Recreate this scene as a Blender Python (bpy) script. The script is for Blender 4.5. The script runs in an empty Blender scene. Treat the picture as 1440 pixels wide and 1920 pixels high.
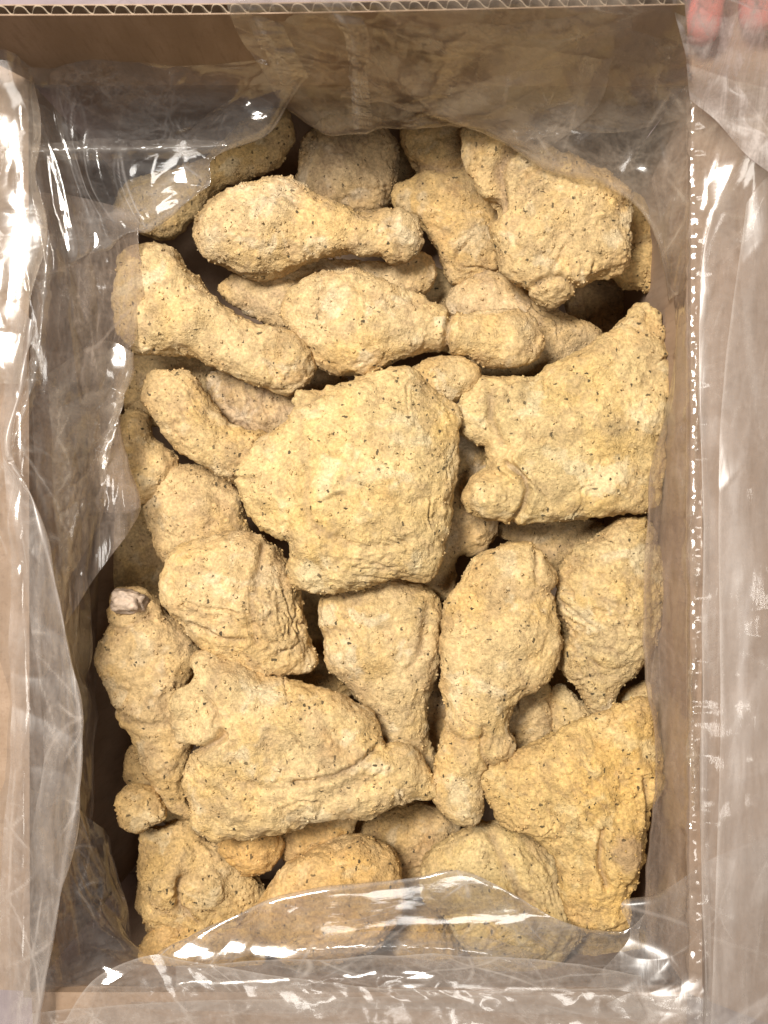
import bpy, math, random
import numpy as np
from mathutils import Vector

# ------------------------------------------------------------------ scale
S = 0.00028          # metres per unit (a unit = one photograph pixel at the height of the top layer)
D = 1786.0           # camera distance above that level, in units
ZB = 445.0           # that level above the table, in units
scene = bpy.context.scene
C = scene.collection

def W(x, y, z):      # units -> metres
    return (x * S, -y * S, (z + ZB) * S)

def U(px, py, z):    # a point seen at photo position px,py that stands at height z (units)
    k = (D - z) / D
    return np.array([(px - 720.0) * k, (py - 960.0) * k, z])

# ------------------------------------------------------------------ camera
cam_d = bpy.data.cameras.new('camera')
cam = bpy.data.objects.new('camera', cam_d)
C.objects.link(cam)
cam.location = (0, 0, (D + ZB) * S)
cam.rotation_euler = (0, 0, 0)
cam_d.sensor_fit = 'VERTICAL'
cam_d.sensor_height = 24.0
cam_d.lens = 24.0 * D / 1920.0
cam_d.clip_start = 0.02
cam_d.clip_end = 20
cam_d.dof.use_dof = True
cam_d.dof.focus_distance = (D - 25) * S
cam_d.dof.aperture_fstop = 9.0
scene.camera = cam

# ------------------------------------------------------------------ light
world = bpy.data.worlds.new('World')
scene.world = world
world.use_nodes = True
bg = world.node_tree.nodes['Background']
bg.inputs[0].default_value = (1.0, 0.95, 0.9, 1)
bg.inputs[1].default_value = 0.10

def area(name, loc, aim, sx, sy, power, col):
    l = bpy.data.lights.new(name, 'AREA')
    l.shape = 'RECTANGLE'; l.size = sx; l.size_y = sy
    l.energy = power; l.color = col
    o = bpy.data.objects.new(name, l); C.objects.link(o)
    o.location = loc
    o.rotation_euler = (Vector(aim) - Vector(loc)).to_track_quat('-Z', 'Y').to_euler()
    return o
area('ceiling_lamp', (-0.48, 0.42, 1.42), (0, 0, 0.12), 0.55, 0.26, 39, (1.0, 0.945, 0.87))
area('ceiling_lamp', (0.25, -0.35, 1.9), (0, 0, 0.12), 0.7, 0.3, 7, (1.0, 0.95, 0.88))
scene.view_settings.view_transform = 'Standard'
scene.view_settings.look = 'None'
scene.view_settings.exposure = 0.0
scene.view_settings.gamma = 1.0
scene.render.engine = 'CYCLES'
scene.cycles.max_bounces = 10
scene.cycles.transparent_max_bounces = 24
scene.cycles.caustics_reflective = False
scene.cycles.caustics_refractive = False

# ------------------------------------------------------------------ node helpers
def newmat(name):
    m = bpy.data.materials.new(name); m.use_nodes = True
    nt = m.node_tree; nt.nodes.clear()
    return m, nt
def N(nt, typ, **kw):
    n = nt.nodes.new(typ)
    for k, v in kw.items():
        if k.startswith('i_'):
            n.inputs[k[2:].replace('_', ' ')].default_value = v
        else:
            setattr(n, k, v)
    return n
def math_(nt, op, a, b=None, c=None, clamp=False):
    n = nt.nodes.new('ShaderNodeMath'); n.operation = op; n.use_clamp = clamp
    for i, v in enumerate((a, b, c)):
        if v is None: continue
        if isinstance(v, (int, float)): n.inputs[i].default_value = v
        else: nt.links.new(v, n.inputs[i])
    return n.outputs[0]
def mixc(nt, fac, a, b, mode='MIX'):
    n = nt.nodes.new('ShaderNodeMix'); n.data_type = 'RGBA'; n.blend_type = mode
    for s, v in ((n.inputs[0], fac), (n.inputs[6], a), (n.inputs[7], b)):
        if isinstance(v, (int, float)): s.default_value = v
        elif isinstance(v, tuple): s.default_value = v if len(v) == 4 else (*v, 1)
        else: nt.links.new(v, s)
    return n.outputs[2]
def ramp(nt, v, lo, hi, a=0.0, b=1.0):
    n = nt.nodes.new('ShaderNodeMapRange'); n.interpolation_type = 'SMOOTHSTEP'
    nt.links.new(v, n.inputs[0])
    n.inputs[1].default_value = lo; n.inputs[2].default_value = hi
    n.inputs[3].default_value = a; n.inputs[4].default_value = b
    return n.outputs[0]
def noise(nt, vec, scale, detail=3, rough=0.55, dist=0.0):
    n = nt.nodes.new('ShaderNodeTexNoise')
    n.inputs['Scale'].default_value = scale; n.inputs['Detail'].default_value = detail
    n.inputs['Roughness'].default_value = rough; n.inputs['Distortion'].default_value = dist
    nt.links.new(vec, n.inputs['Vector'])
    return n.outputs['Fac']

# ------------------------------------------------------------------ materials
def mat_crust():
    m, nt = newmat('breaded_crust'); L = nt.links
    tc = N(nt, 'ShaderNodeTexCoord'); oi = N(nt, 'ShaderNodeObjectInfo')
    off = math_(nt, 'MULTIPLY', oi.outputs['Random'], 37.0)
    comb = N(nt, 'ShaderNodeCombineXYZ')
    for i in range(3): L.new(off, comb.inputs[i])
    add = N(nt, 'ShaderNodeVectorMath', operation='ADD')
    L.new(tc.outputs['Object'], add.inputs[0]); L.new(comb.outputs[0], add.inputs[1])
    v = add.outputs[0]
    big = noise(nt, v, 26, 3, 0.6)
    mid = noise(nt, v, 75, 4, 0.65)
    grain = noise(nt, v, 650, 2, 0.7)
    cream = (0.63, 0.49, 0.295); yellow = (0.64, 0.465, 0.23); grey = (0.47, 0.35, 0.225); white = (0.72, 0.625, 0.47)
    c = mixc(nt, ramp(nt, big, 0.42, 0.68), cream, yellow)
    c = mixc(nt, ramp(nt, mid, 0.47, 0.64, 0, 0.6), c, grey)
    n2 = noise(nt, v, 48, 3, 0.6, 0.4)
    c = mixc(nt, ramp(nt, n2, 0.54, 0.66, 0, 0.65), c, white)
    n3 = noise(nt, v, 34, 4, 0.6, 0.6)
    c = mixc(nt, ramp(nt, n3, 0.57, 0.76, 0, 0.42), c, (0.47, 0.27, 0.11))
    # the colour of each piece
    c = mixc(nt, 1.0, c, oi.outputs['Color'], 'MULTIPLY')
    # splits where the crust is thin
    ag = N(nt, 'ShaderNodeAttribute', attribute_name='golden')
    c = mixc(nt, ag.outputs['Fac'], c, (0.49, 0.31, 0.13))
    at = N(nt, 'ShaderNodeAttribute', attribute_name='split')
    c = mixc(nt, at.outputs['Fac'], c, (0.25, 0.165, 0.105))
    at2 = N(nt, 'ShaderNodeAttribute', attribute_name='bare')
    c = mixc(nt, at2.outputs['Fac'], c, (0.33, 0.22, 0.14))
    # grain of the flour
    g = math_(nt, 'MULTIPLY', ramp(nt, grain, 0.3, 0.72, 0.76, 1.14), ramp(nt, noise(nt, v, 260, 3, 0.7), 0.35, 0.65, 0.88, 1.08))
    gc = N(nt, 'ShaderNodeCombineXYZ')
    for i in range(3): L.new(g, gc.inputs[i])
    c = mixc(nt, 1.0, c, gc.outputs[0], 'MULTIPLY')
    # pepper flakes of two sizes
    warp = N(nt, 'ShaderNodeTexNoise'); warp.inputs['Scale'].default_value = 900; warp.inputs['Detail'].default_value = 1
    L.new(v, warp.inputs['Vector'])
    wv = N(nt, 'ShaderNodeVectorMath', operation='MULTIPLY_ADD')
    L.new(warp.outputs['Color'], wv.inputs[0]); wv.inputs[1].default_value = (0.0014,) * 3; L.new(v, wv.inputs[2])
    dens = ramp(nt, noise(nt, v, 55, 2, 0.6), 0.38, 0.62, 0.10, -0.08)
    for sc, r, th, rot, st in ((205, 0.135, 0.74, 0.0, (1, 1, 1)), (360, 0.21, 0.88, 0.9, (1, .45, 1)), (350, 0.20, 0.88, -0.6, (.45, 1, .8)),
                               (560, 0.22, 0.95, 0.3, (1, .8, 1)), (125, 0.085, 0.68, 0.4, (1, .8, 1))):
        mp = N(nt, 'ShaderNodeMapping'); mp.inputs['Rotation'].default_value = (0.2, 0.1, rot); mp.inputs['Scale'].default_value = st
        L.new(wv.outputs[0], mp.inputs[0])
        vo = N(nt, 'ShaderNodeTexVoronoi'); vo.inputs['Scale'].default_value = sc
        L.new(mp.outputs[0], vo.inputs['Vector'])
        sep = N(nt, 'ShaderNodeSeparateColor'); L.new(vo.outputs['Color'], sep.inputs[0])
        sel = math_(nt, 'GREATER_THAN', sep.outputs[0], math_(nt, 'ADD', dens, th))
        rad = math_(nt, 'MULTIPLY_ADD', sep.outputs[1], r, r * 0.35)
        hit = math_(nt, 'LESS_THAN', vo.outputs['Distance'], rad)
        f = math_(nt, 'MULTIPLY', math_(nt, 'MULTIPLY', hit, sel), math_(nt, 'MULTIPLY_ADD', sep.outputs[2], 0.25, 0.72))
        c = mixc(nt, f, c, (0.05, 0.038, 0.02))
    p = N(nt, 'ShaderNodeBsdfPrincipled')
    L.new(c, p.inputs['Base Color'])
    p.inputs['Roughness'].default_value = 0.72
    p.inputs['Specular IOR Level'].default_value = 0.28
    p.inputs['Subsurface Weight'].default_value = 0.0
    # relief: crumbs
    vo = N(nt, 'ShaderNodeTexVoronoi', feature='F1'); vo.inputs['Scale'].default_value = 620
    L.new(wv.outputs[0], vo.inputs['Vector'])
    sp = N(nt, 'ShaderNodeSeparateColor'); L.new(vo.outputs['Color'], sp.inputs[0])
    h = math_(nt, 'MULTIPLY', math_(nt, 'SUBTRACT', 0.55, vo.outputs['Distance'], clamp=True), sp.outputs[0])
    fine = noise(nt, v, 1300, 3, 0.7)
    h = math_(nt, 'MULTIPLY_ADD', fine, 0.9, h)
    rg = noise(nt, v, 300, 4, 0.65)
    h = math_(nt, 'MULTIPLY_ADD', rg, 0.45, h)
    b = N(nt, 'ShaderNodeBump'); b.inputs['Distance'].default_value = 0.00115
    L.new(ramp(nt, noise(nt, v, 42, 2, 0.6), 0.35, 0.65, 0.45, 1.0), b.inputs['Strength'])
    L.new(h, b.inputs['Height']); L.new(b.outputs[0], p.inputs['Normal'])
    o = N(nt, 'ShaderNodeOutputMaterial'); L.new(p.outputs[0], o.inputs[0])
    return m

def mat_card():
    m, nt = newmat('kraft_cardboard'); L = nt.links
    tc = N(nt, 'ShaderNodeTexCoord'); v = tc.outputs['Object']
    mp = N(nt, 'ShaderNodeMapping'); mp.inputs['Scale'].default_value = (1, 1, 0.3); L.new(v, mp.inputs[0])
    a = noise(nt, mp.outputs[0], 60, 5, 0.6); b = noise(nt, v, 900, 2, 0.7)
    c = mixc(nt, ramp(nt, a, 0.35, 0.7), (0.29, 0.20, 0.135), (0.36, 0.255, 0.18))
    c = mixc(nt, ramp(nt, b, 0.45, 0.75, 0, 0.35), c, (0.26, 0.16, 0.09))
    mf = N(nt, 'ShaderNodeMapping'); mf.inputs['Scale'].default_value = (1, 1, 0.12); L.new(v, mf.inputs[0])
    c = mixc(nt, ramp(nt, noise(nt, mf.outputs[0], 420, 3, 0.7), 0.5, 0.7, 0, 0.4), c, (0.20, 0.13, 0.085))
    c = mixc(nt, ramp(nt, noise(nt, v, 18, 4, 0.7, 0.5), 0.56, 0.68, 0, 0.35), c, (0.19, 0.125, 0.08))
    p = N(nt, 'ShaderNodeBsdfPrincipled'); L.new(c, p.inputs['Base Color'])
    p.inputs['Roughness'].default_value = 0.75; p.inputs['Specular IOR Level'].default_value = 0.25
    bu = N(nt, 'ShaderNodeBump'); bu.inputs['Strength'].default_value = 0.25; bu.inputs['Distance'].default_value = 0.0004
    L.new(a, bu.inputs['Height']); L.new(bu.outputs[0], p.inputs['Normal'])
    o = N(nt, 'ShaderNodeOutputMaterial'); L.new(p.outputs[0], o.inputs[0])
    return m

def mat_film(name, haze=0.10, rough=0.11, gl=1.5, tint=(0.86, 0.84, 0.84), sc=(2.6, 0.4, 0.7), rot=0.0):
    m, nt = newmat(name); L = nt.links
    tc = N(nt, 'ShaderNodeTexCoord'); v = tc.outputs['Object']
    geo = N(nt, 'ShaderNodeNewGeometry')
    dt = N(nt, 'ShaderNodeVectorMath', operation='DOT_PRODUCT')
    L.new(geo.outputs['Incoming'], dt.inputs[1])
    ca = math_(nt, 'ABSOLUTE', dt.outputs['Value'])
    f = math_(nt, 'POWER', math_(nt, 'SUBTRACT', 1.0, ca, clamp=True), 5.0)
    f = math_(nt, 'MULTIPLY_ADD', f, 0.85, 0.045 * gl, clamp=True)
    mp = N(nt, 'ShaderNodeMapping'); mp.inputs['Scale'].default_value = sc; mp.inputs['Rotation'].default_value = (0, 0, rot); L.new(v, mp.inputs[0])
    st = noise(nt, mp.outputs[0], 55, 5, 0.7, 0.8)
    fine = noise(nt, v, 420, 3, 0.7)
    hz = ramp(nt, st, 0.30, 0.80, haze * 0.45, haze * 1.9)
    hz = math_(nt, 'MULTIPLY', hz, ramp(nt, fine, 0.3, 0.75, 0.8, 1.25))
    at = N(nt, 'ShaderNodeAttribute', attribute_name='crease')
    hz = math_(nt, 'MULTIPLY_ADD', at.outputs['Fac'], 0.28, hz, clamp=True)
    bu = N(nt, 'ShaderNodeBump'); bu.inputs['Strength'].default_value = 0.14; bu.inputs['Distance'].default_value = 0.0010
    wr = noise(nt, mp.outputs[0], 70, 3, 0.5, 1.0)
    L.new(wr, bu.inputs['Height'])
    tr = N(nt, 'ShaderNodeBsdfTransparent'); tr.inputs[0].default_value = (0.97, 0.965, 0.96, 1)
    gs = N(nt, 'ShaderNodeBsdfGlossy'); gs.inputs['Roughness'].default_value = rough
    gs.inputs['Color'].default_value = (1, 1, 1, 1)
    L.new(bu.outputs[0], gs.inputs['Normal']); L.new(bu.outputs[0], dt.inputs[0])
    df = N(nt, 'ShaderNodeBsdfDiffuse'); df.inputs[0].default_value = (*tint, 1)
    tl = N(nt, 'ShaderNodeBsdfTranslucent'); tl.inputs[0].default_value = (*tint, 1)
    mh = N(nt, 'ShaderNodeMixShader'); mh.inputs[0].default_value = 0.5
    L.new(df.outputs[0], mh.inputs[1]); L.new(tl.outputs[0], mh.inputs[2])
    m1 = N(nt, 'ShaderNodeMixShader'); L.new(hz, m1.inputs[0]); L.new(tr.outputs[0], m1.inputs[1]); L.new(mh.outputs[0], m1.inputs[2])
    m2 = N(nt, 'ShaderNodeMixShader'); L.new(f, m2.inputs[0]); L.new(m1.outputs[0], m2.inputs[1]); L.new(gs.outputs[0], m2.inputs[2])
    o = N(nt, 'ShaderNodeOutputMaterial'); L.new(m2.outputs[0], o.inputs[0])
    return m

def mat_plain(name, col, rough=0.7, var=0.12, scale=200, sss=0.0, bump=0.2):
    m, nt = newmat(name); L = nt.links
    tc = N(nt, 'ShaderNodeTexCoord')
    a = noise(nt, tc.outputs['Object'], scale, 4, 0.6)
    c = mixc(nt, ramp(nt, a, 0.3, 0.7), tuple(x * (1 - var) for x in col), tuple(min(1, x * (1 + var)) for x in col))
    p = N(nt, 'ShaderNodeBsdfPrincipled'); L.new(c, p.inputs['Base Color'])
    p.inputs['Roughness'].default_value = rough; p.inputs['Specular IOR Level'].default_value = 0.35
    if sss:
        p.inputs['Subsurface Weight'].default_value = sss; p.inputs['Subsurface Scale'].default_value = 0.004
        p.inputs['Subsurface Radius'].default_value = (1, 0.35, 0.2)
    bu = N(nt, 'ShaderNodeBump'); bu.inputs['Strength'].default_value = bump; bu.inputs['Distance'].default_value = 0.0005
    L.new(a, bu.inputs['Height']); L.new(bu.outputs[0], p.inputs['Normal'])
    o = N(nt, 'ShaderNodeOutputMaterial'); L.new(p.outputs[0], o.inputs[0])
    return m

CRUST = mat_crust()
CARD = mat_card()
CARD_EDGE = mat_plain('raw_card_edge', (0.50, 0.37, 0.24), 0.85, 0.15, 500)
FLUTE = mat_plain('flute_paper', (0.36, 0.28, 0.20), 0.85, 0.12, 500)
FILM = mat_film('clear_film', 0.085, tint=(0.74, 0.68, 0.62))
FILM_MILKY = mat_film('milky_film', 0.15, 0.30, 1.0, (0.78, 0.70, 0.64))
FILM_WHITE = mat_film('stacked_film', 0.20, 0.16, 1.4, (0.80, 0.73, 0.67), (0.5, 1.8, 0.7), 0.3)
FILM_THICK = mat_film('bunched_film', 0.62, 0.25, 1.0, (0.74, 0.66, 0.61))
FILM_DENSE = mat_film('gathered_film', 0.24, 0.11, 1.4, (0.70, 0.57, 0.47))
FILM_SOFT = mat_film('soft_film', 0.17, 0.15, 1.3, (0.76, 0.64, 0.51), (0.8, 1.6, 0.7), 0.5)
FILM_CORNER = mat_film('corner_film', 0.10, 0.09, 1.7, (0.80, 0.76, 0.73), (0.7, 2.2, 0.7), -0.6)
FILM_BASE = mat_film('lower_film', 0.11, 0.11, 1.6, (0.82, 0.79, 0.77), (0.5, 1.8, 0.7), 0.25)
BONE = mat_plain('bone', (0.46, 0.35, 0.26), 0.55, 0.35, 260, bump=0.8)
SKIN = mat_plain('skin', (0.62, 0.22, 0.19), 0.5, 0.08, 120, 0.3)
TABLE = mat_plain('tabletop', (0.34, 0.27, 0.29), 0.5, 0.06, 30)

# ------------------------------------------------------------------ noise in numpy
_rs = np.random.RandomState(7)
_perm = np.concatenate([_rs.permutation(256)] * 3).astype(np.int64)
_grad = _rs.normal(size=(256, 3)); _grad /= np.linalg.norm(_grad, axis=1)[:, None]
_grad = _grad.astype(np.float32)
def perlin(p):
    p = p.astype(np.float32)
    i = np.floor(p).astype(np.int64); f = p - i; i &= 255
    u = f * f * f * (f * (f * 6 - 15) + 10)
    out = 0
    for dx in (0, 1):
        a = _perm[i[:, 0] + dx]; wx = u[:, 0] if dx else 1 - u[:, 0]
        for dy in (0, 1):
            b = _perm[a + i[:, 1] + dy]; wy = u[:, 1] if dy else 1 - u[:, 1]
            for dz in (0, 1):
                g = _grad[_perm[b + i[:, 2] + dz]]; wz = u[:, 2] if dz else 1 - u[:, 2]
                dot = g[:, 0] * (f[:, 0] - dx) + g[:, 1] * (f[:, 1] - dy) + g[:, 2] * (f[:, 2] - dz)
                out = out + wx * wy * wz * dot
    return out * 1.6     # about -1..1

# ------------------------------------------------------------------ mesh helpers
def link(name, me, parent=None, mat=None, smooth=True):
    o = bpy.data.objects.new(name, me); C.objects.link(o)
    if mat: me.materials.append(mat)
    if parent: o.parent = parent
    if smooth: me.shade_smooth()
    return o
def mesh_np(name, v, f):
    me = bpy.data.meshes.new(name)
    v = np.asarray(v, np.float32); f = np.asarray(f, np.int32)
    me.vertices.add(len(v)); me.vertices.foreach_set('co', v.ravel())
    n = f.shape[1]
    me.loops.add(f.size); me.loops.foreach_set('vertex_index', f.ravel())
    me.polygons.add(len(f)); me.polygons.foreach_set('loop_start', np.arange(0, f.size, n, dtype=np.int32))
    me.update(calc_edges=True)
    return me
def tag(o, label=None, cat=None, group=None, kind=None):
    if label: o['label'] = label
    if cat: o['category'] = cat
    if group: o['group'] = group
    if kind: o['kind'] = kind
    return o
def empty(name, loc):
    o = bpy.data.objects.new(name, None); C.objects.link(o); o.location = loc
    o.empty_display_size = 0.01
    return o

def surface_nets(F, o, h):
    ins = F > 0
    nx, ny, nz = F.shape
    c = np.zeros((nx - 1, ny - 1, nz - 1), np.int8)
    for a in (0, 1):
        for b in (0, 1):
            for d in (0, 1):
                c += ins[a:nx - 1 + a, b:ny - 1 + b, d:nz - 1 + d]
    act = (c > 0) & (c < 8)
    I = np.argwhere(act)
    idx = -np.ones(act.shape, np.int64); idx[act] = np.arange(len(I))
    acc = np.zeros((len(I), 3)); cnt = np.zeros(len(I))
    corners = [(a, b, d) for a in (0, 1) for b in (0, 1) for d in (0, 1)]
    for p in corners:
        for ax in range(3):
            if p[ax]: continue
            q = list(p); q[ax] = 1
            fa = F[I[:, 0] + p[0], I[:, 1] + p[1], I[:, 2] + p[2]]
            fb = F[I[:, 0] + q[0], I[:, 1] + q[1], I[:, 2] + q[2]]
            m = (fa > 0) != (fb > 0)
            t = np.where(m, fa / np.where(m, fa - fb, 1), 0)
            pos = np.array(p, float)[None, :].repeat(len(I), 0); pos[:, ax] = t
            acc += pos * m[:, None]; cnt += m
    V = (I + acc / cnt[:, None]) * h + np.array(o)
    quads = []
    for ax in range(3):
        sl0 = [slice(None)] * 3; sl1 = [slice(None)] * 3
        sl0[ax] = slice(0, -1); sl1[ax] = slice(1, None)
        A = ins[tuple(sl0)]; B = ins[tuple(sl1)]
        E = np.argwhere(A != B)
        b_, d_ = (ax + 1) % 3, (ax + 2) % 3
        ok = (E[:, b_] > 0) & (E[:, d_] > 0) & (E[:, b_] < F.shape[b_] - 1) & (E[:, d_] < F.shape[d_] - 1)
        E = E[ok]
        s = ins[E[:, 0], E[:, 1], E[:, 2]]
        def g(db, dd):
            e = E.copy(); e[:, b_] -= db; e[:, d_] -= dd
            return idx[e[:, 0], e[:, 1], e[:, 2]]
        q = np.stack([g(1, 1), g(0, 1), g(0, 0), g(1, 0)], 1)
        q[~s] = q[~s][:, ::-1]
        quads.append(q)
    return V, np.concatenate(quads)

def poly_sdf(P, X, Y):      # positive inside
    P = np.asarray(P, float); d = np.full(X.shape, 1e18); ins = np.zeros(X.shape, bool)
    n = len(P)
    for i in range(n):
        a, b = P[i], P[(i + 1) % n]
        e = b - a; wx = X - a[0]; wy = Y - a[1]
        t = np.clip((wx * e[0] + wy * e[1]) / (e @ e + 1e-9), 0, 1)
        d = np.minimum(d, (wx - t * e[0]) ** 2 + (wy - t * e[1]) ** 2)
        if a[1] != b[1]:
            cond = ((a[1] > Y) != (b[1] > Y)) & (X < (b[0] - a[0]) * (Y - a[1]) / (b[1] - a[1]) + a[0])
            ins ^= cond
    d = np.sqrt(d)
    return np.where(ins, d, -d)
def seg_dist(P, X, Y):
    P = np.asarray(P, float); d = np.full(X.shape, 1e18)
    for i in range(len(P) - 1):
        a, b = P[i], P[i + 1]; e = b - a; wx = X - a[0]; wy = Y - a[1]
        t = np.clip((wx * e[0] + wy * e[1]) / (e @ e + 1e-9), 0, 1)
        d = np.minimum(d, (wx - t * e[0]) ** 2 + (wy - t * e[1]) ** 2)
    return np.sqrt(d)
def catmull(P, n):          # dense open curve through P
    P = np.asarray(P, float)
    if len(P) == 2:
        t = np.linspace(0, 1, n)[:, None]; return P[0] * (1 - t) + P[1] * t
    Q = np.vstack([2 * P[0] - P[1], P, 2 * P[-1] - P[-2]])
    seg = np.linalg.norm(np.diff(P, axis=0), axis=1) + 1e-6
    cum = np.concatenate([[0], np.cumsum(seg)]); s = np.linspace(0, cum[-1], n)
    k = np.clip(np.searchsorted(cum, s, side='right') - 1, 0, len(P) - 2)
    t = ((s - cum[k]) / seg[k])[:, None]
    a, b, c, d = Q[k], Q[k + 1], Q[k + 2], Q[k + 3]
    return 0.5 * (2 * b + (c - a) * t + (2 * a - 5 * b + 4 * c - d) * t ** 2 + (3 * b - a - 3 * c + d) * t ** 3)
def smooth_closed(P, n):
    P = np.asarray(P, float)
    Q = np.vstack([P[-1], P, P[0], P[1]])
    out = []
    for i in range(len(P)):
        a, b, c, d = Q[i], Q[i + 1], Q[i + 2], Q[i + 3]
        for j in range(n):
            t = j / n
            out.append(0.5 * (2 * b + (c - a) * t + (2 * a - 5 * b + 4 * c - d) * t ** 2 + (3 * b - a - 3 * c + d) * t ** 3))
    return np.array(out)

def inflate(P, h, x0, y0, nx, ny):
    """membrane over the outline: the half thickness squared of a strip is w^2-x^2"""
    U0 = None
    for lev in (4, 2, 1):
        hh = h * lev; mx = int(math.ceil(nx / lev)) + 1; my = int(math.ceil(ny / lev)) + 1
        X, Y = np.meshgrid(x0 + np.arange(mx) * hh, y0 + np.arange(my) * hh, indexing='ij')
        m = poly_sdf(P, X, Y) > 0
        u = np.zeros((mx, my))
        if U0 is not None:
            ix = np.clip(np.arange(mx) / 2, 0, U0.shape[0] - 1.001); iy = np.clip(np.arange(my) / 2, 0, U0.shape[1] - 1.001)
            i0 = ix.astype(int); j0 = iy.astype(int); fx = (ix - i0)[:, None]; fy = (iy - j0)[None, :]
            g = lambda a, b: U0[np.ix_(i0 + a, j0 + b)]
            u = g(0, 0) * (1 - fx) * (1 - fy) + g(1, 0) * fx * (1 - fy) + g(0, 1) * (1 - fx) * fy + g(1, 1) * fx * fy
            u *= m
        for _ in range(500 if lev == 4 else 110 if lev == 2 else 50):
            v = np.zeros_like(u)
            v[1:-1, 1:-1] = (u[2:, 1:-1] + u[:-2, 1:-1] + u[1:-1, 2:] + u[1:-1, :-2]) / 4 + hh * hh * 0.5
            u = v * m
        U0 = u
    return U0[:nx, :ny]

SIDE_H = 3.0
CRUMB_FLIP = False
def build_piece(spec):
    """one piece of breaded chicken: lumpy body grown from its outline, its lobes and its folds"""
    z0 = spec['z']; k = spec.get('k', 0.8); tilt = spec.get('tilt', (0, 0)); cap = spec.get('cap', 95)
    if z0 < 10: z0 = z0 * 1.45 - 18
    if k < 0.65: k = k * 1.22
    cap = 115
    seed = spec['seed']; rough = spec.get('rough', 1.0)
    P = smooth_closed([U(x, y, z0)[:2] for x, y in spec['out']], 4)
    h = SIDE_H
    lo = P.min(0) - 24; hi = P.max(0) + 24
    nx, ny = (np.ceil((hi - lo) / h)).astype(int) + 1
    X, Y = np.meshgrid(lo[0] + np.arange(nx) * h, lo[1] + np.arange(ny) * h, indexing='ij')
    sd = poly_sdf(P, X, Y)
    u = inflate(P, h, lo[0], lo[1], nx, ny)
    t = k * np.sqrt(np.maximum(u, 0))
    t = cap * np.tanh(t / cap)
    t = np.where(sd > 0, t, 0)
    tm = t.max()
    cx, cy = P.mean(0)
    zc = z0 + tilt[0] * (X - cx) + tilt[1] * (Y - cy)
    zlo = zc.min() - tm - 30; zhi = zc.max() + tm + 30
    for lm in spec.get('lumps', ()):
        zhi = max(zhi, z0 + lm[5] + lm[6] + 20); 
    nz = int((zhi - zlo) / h) + 2
    Z = zlo + np.arange(nz) * h
    # distance-like field: ellipse profile in z, outline distance outside
    dz = np.abs(Z[None, None, :] - zc[:, :, None])
    T = t[:, :, None]; Sd = sd[:, :, None]
    F = np.where(Sd > 0, (T ** 2 - dz ** 2) / (T + dz + 6), -np.sqrt(Sd ** 2 + dz ** 2))
    F = np.where(Sd > 0, np.minimum(F, Sd), F)
    for (lx, ly, rx, ry, ang, ldz, rz) in spec.get('lumps', ()):
        q = U(lx, ly, z0 + ldz); a = math.radians(ang)
        xx = X - q[0]; yy = Y - q[1]
        xr = (xx * math.cos(a) + yy * math.sin(a)) / rx; yr = (-xx * math.sin(a) + yy * math.cos(a)) / ry
        zz = (Z[None, None, :] - zc[:, :, None] - ldz) / rz
        r = np.sqrt((xr ** 2 + yr ** 2)[:, :, None] + zz ** 2)
        G = (1 - r) * min(rx, ry, rz)
        kk = 12.0
        hh = np.clip(0.5 + 0.5 * (G - F) / kk, 0, 1)
        F = F * (1 - hh) + G * hh + kk * hh * (1 - hh)
    V, Q = surface_nets(F, (lo[0], lo[1], zlo), h)
    # vertex normals
    a, b, c_, d_ = (V[Q[:, i]] for i in range(4))
    fn = np.cross(c_ - a, d_ - b); Nn = np.zeros_like(V)
    for i in range(4): np.add.at(Nn, Q[:, i], fn)
    # two light smoothing passes against the voxel steps
    for _ in range(3):
        s = np.zeros_like(V); n = np.zeros(len(V))
        for i in range(4):
            j = (i + 1) % 4
            np.add.at(s, Q[:, i], V[Q[:, j]]); np.add.at(s, Q[:, j], V[Q[:, i]])
            np.add.at(n, Q[:, i], 1); np.add.at(n, Q[:, j], 1)
        V = V * 0.5 + 0.5 * s / n[:, None]
    Nn /= np.linalg.norm(Nn, axis=1)[:, None] + 1e-9
    sv = np.array([seed * 17.3, seed * 5.1, seed * 9.7])
    big = perlin(V / 62 + sv); med = perlin(V / 27 + sv + 5); sm = perlin(V / 12.5 + sv + 9); fine = perlin(V / 7.3 + sv + 3); fine2 = perlin(V / 6.3 + sv + 13); sm2 = perlin(V / 9.5 + sv + 19)
    # crumbly ground: round lumps (inverted ridges) in places
    warp = np.stack([perlin(V / 30 + sv + 21), perlin(V / 30 + sv + 31), perlin(V / 30 + sv + 41)], 1) * 14
    rid = np.abs(perlin((V + warp) / 22 + sv + 50)); rid2 = np.abs(perlin((V + warp) / 11 + sv + 60))
    patch = np.clip(perlin(V / 90 + sv + 70) * 1.2 + 0.5, 0, 1)
    disp = 8.5 * big + 4.4 * med + 2.0 * sm + 1.0 * fine + 2.4 * np.maximum(0, fine2 - 0.15) + 3.0 * np.maximum(0, sm2 - .25)
    crumb = np.clip(perlin(V / 45 + sv + 90) * 1.4 + 0.35, 0, 1)
    disp += rough * patch * (5.0 * np.minimum(rid, .3) + 3.0 * np.minimum(rid2, .3) - 1.2)
    disp += rough * crumb * (3.0 * np.minimum(np.abs(perlin(V / 8.5 + sv + 100)), .4) + 2.6 * np.maximum(0, perlin(V / 13.5 + sv + 110)))
    split = np.zeros(len(V)); bare = np.zeros(len(V))
    crack = np.clip(1 - rid / 0.055, 0, 1) * np.clip(patch * 2 - 1.3, 0, 1)
    split = np.maximum(split, crack * 0.5 * rough)
    top = Nn[:, 2] > -0.2
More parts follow.
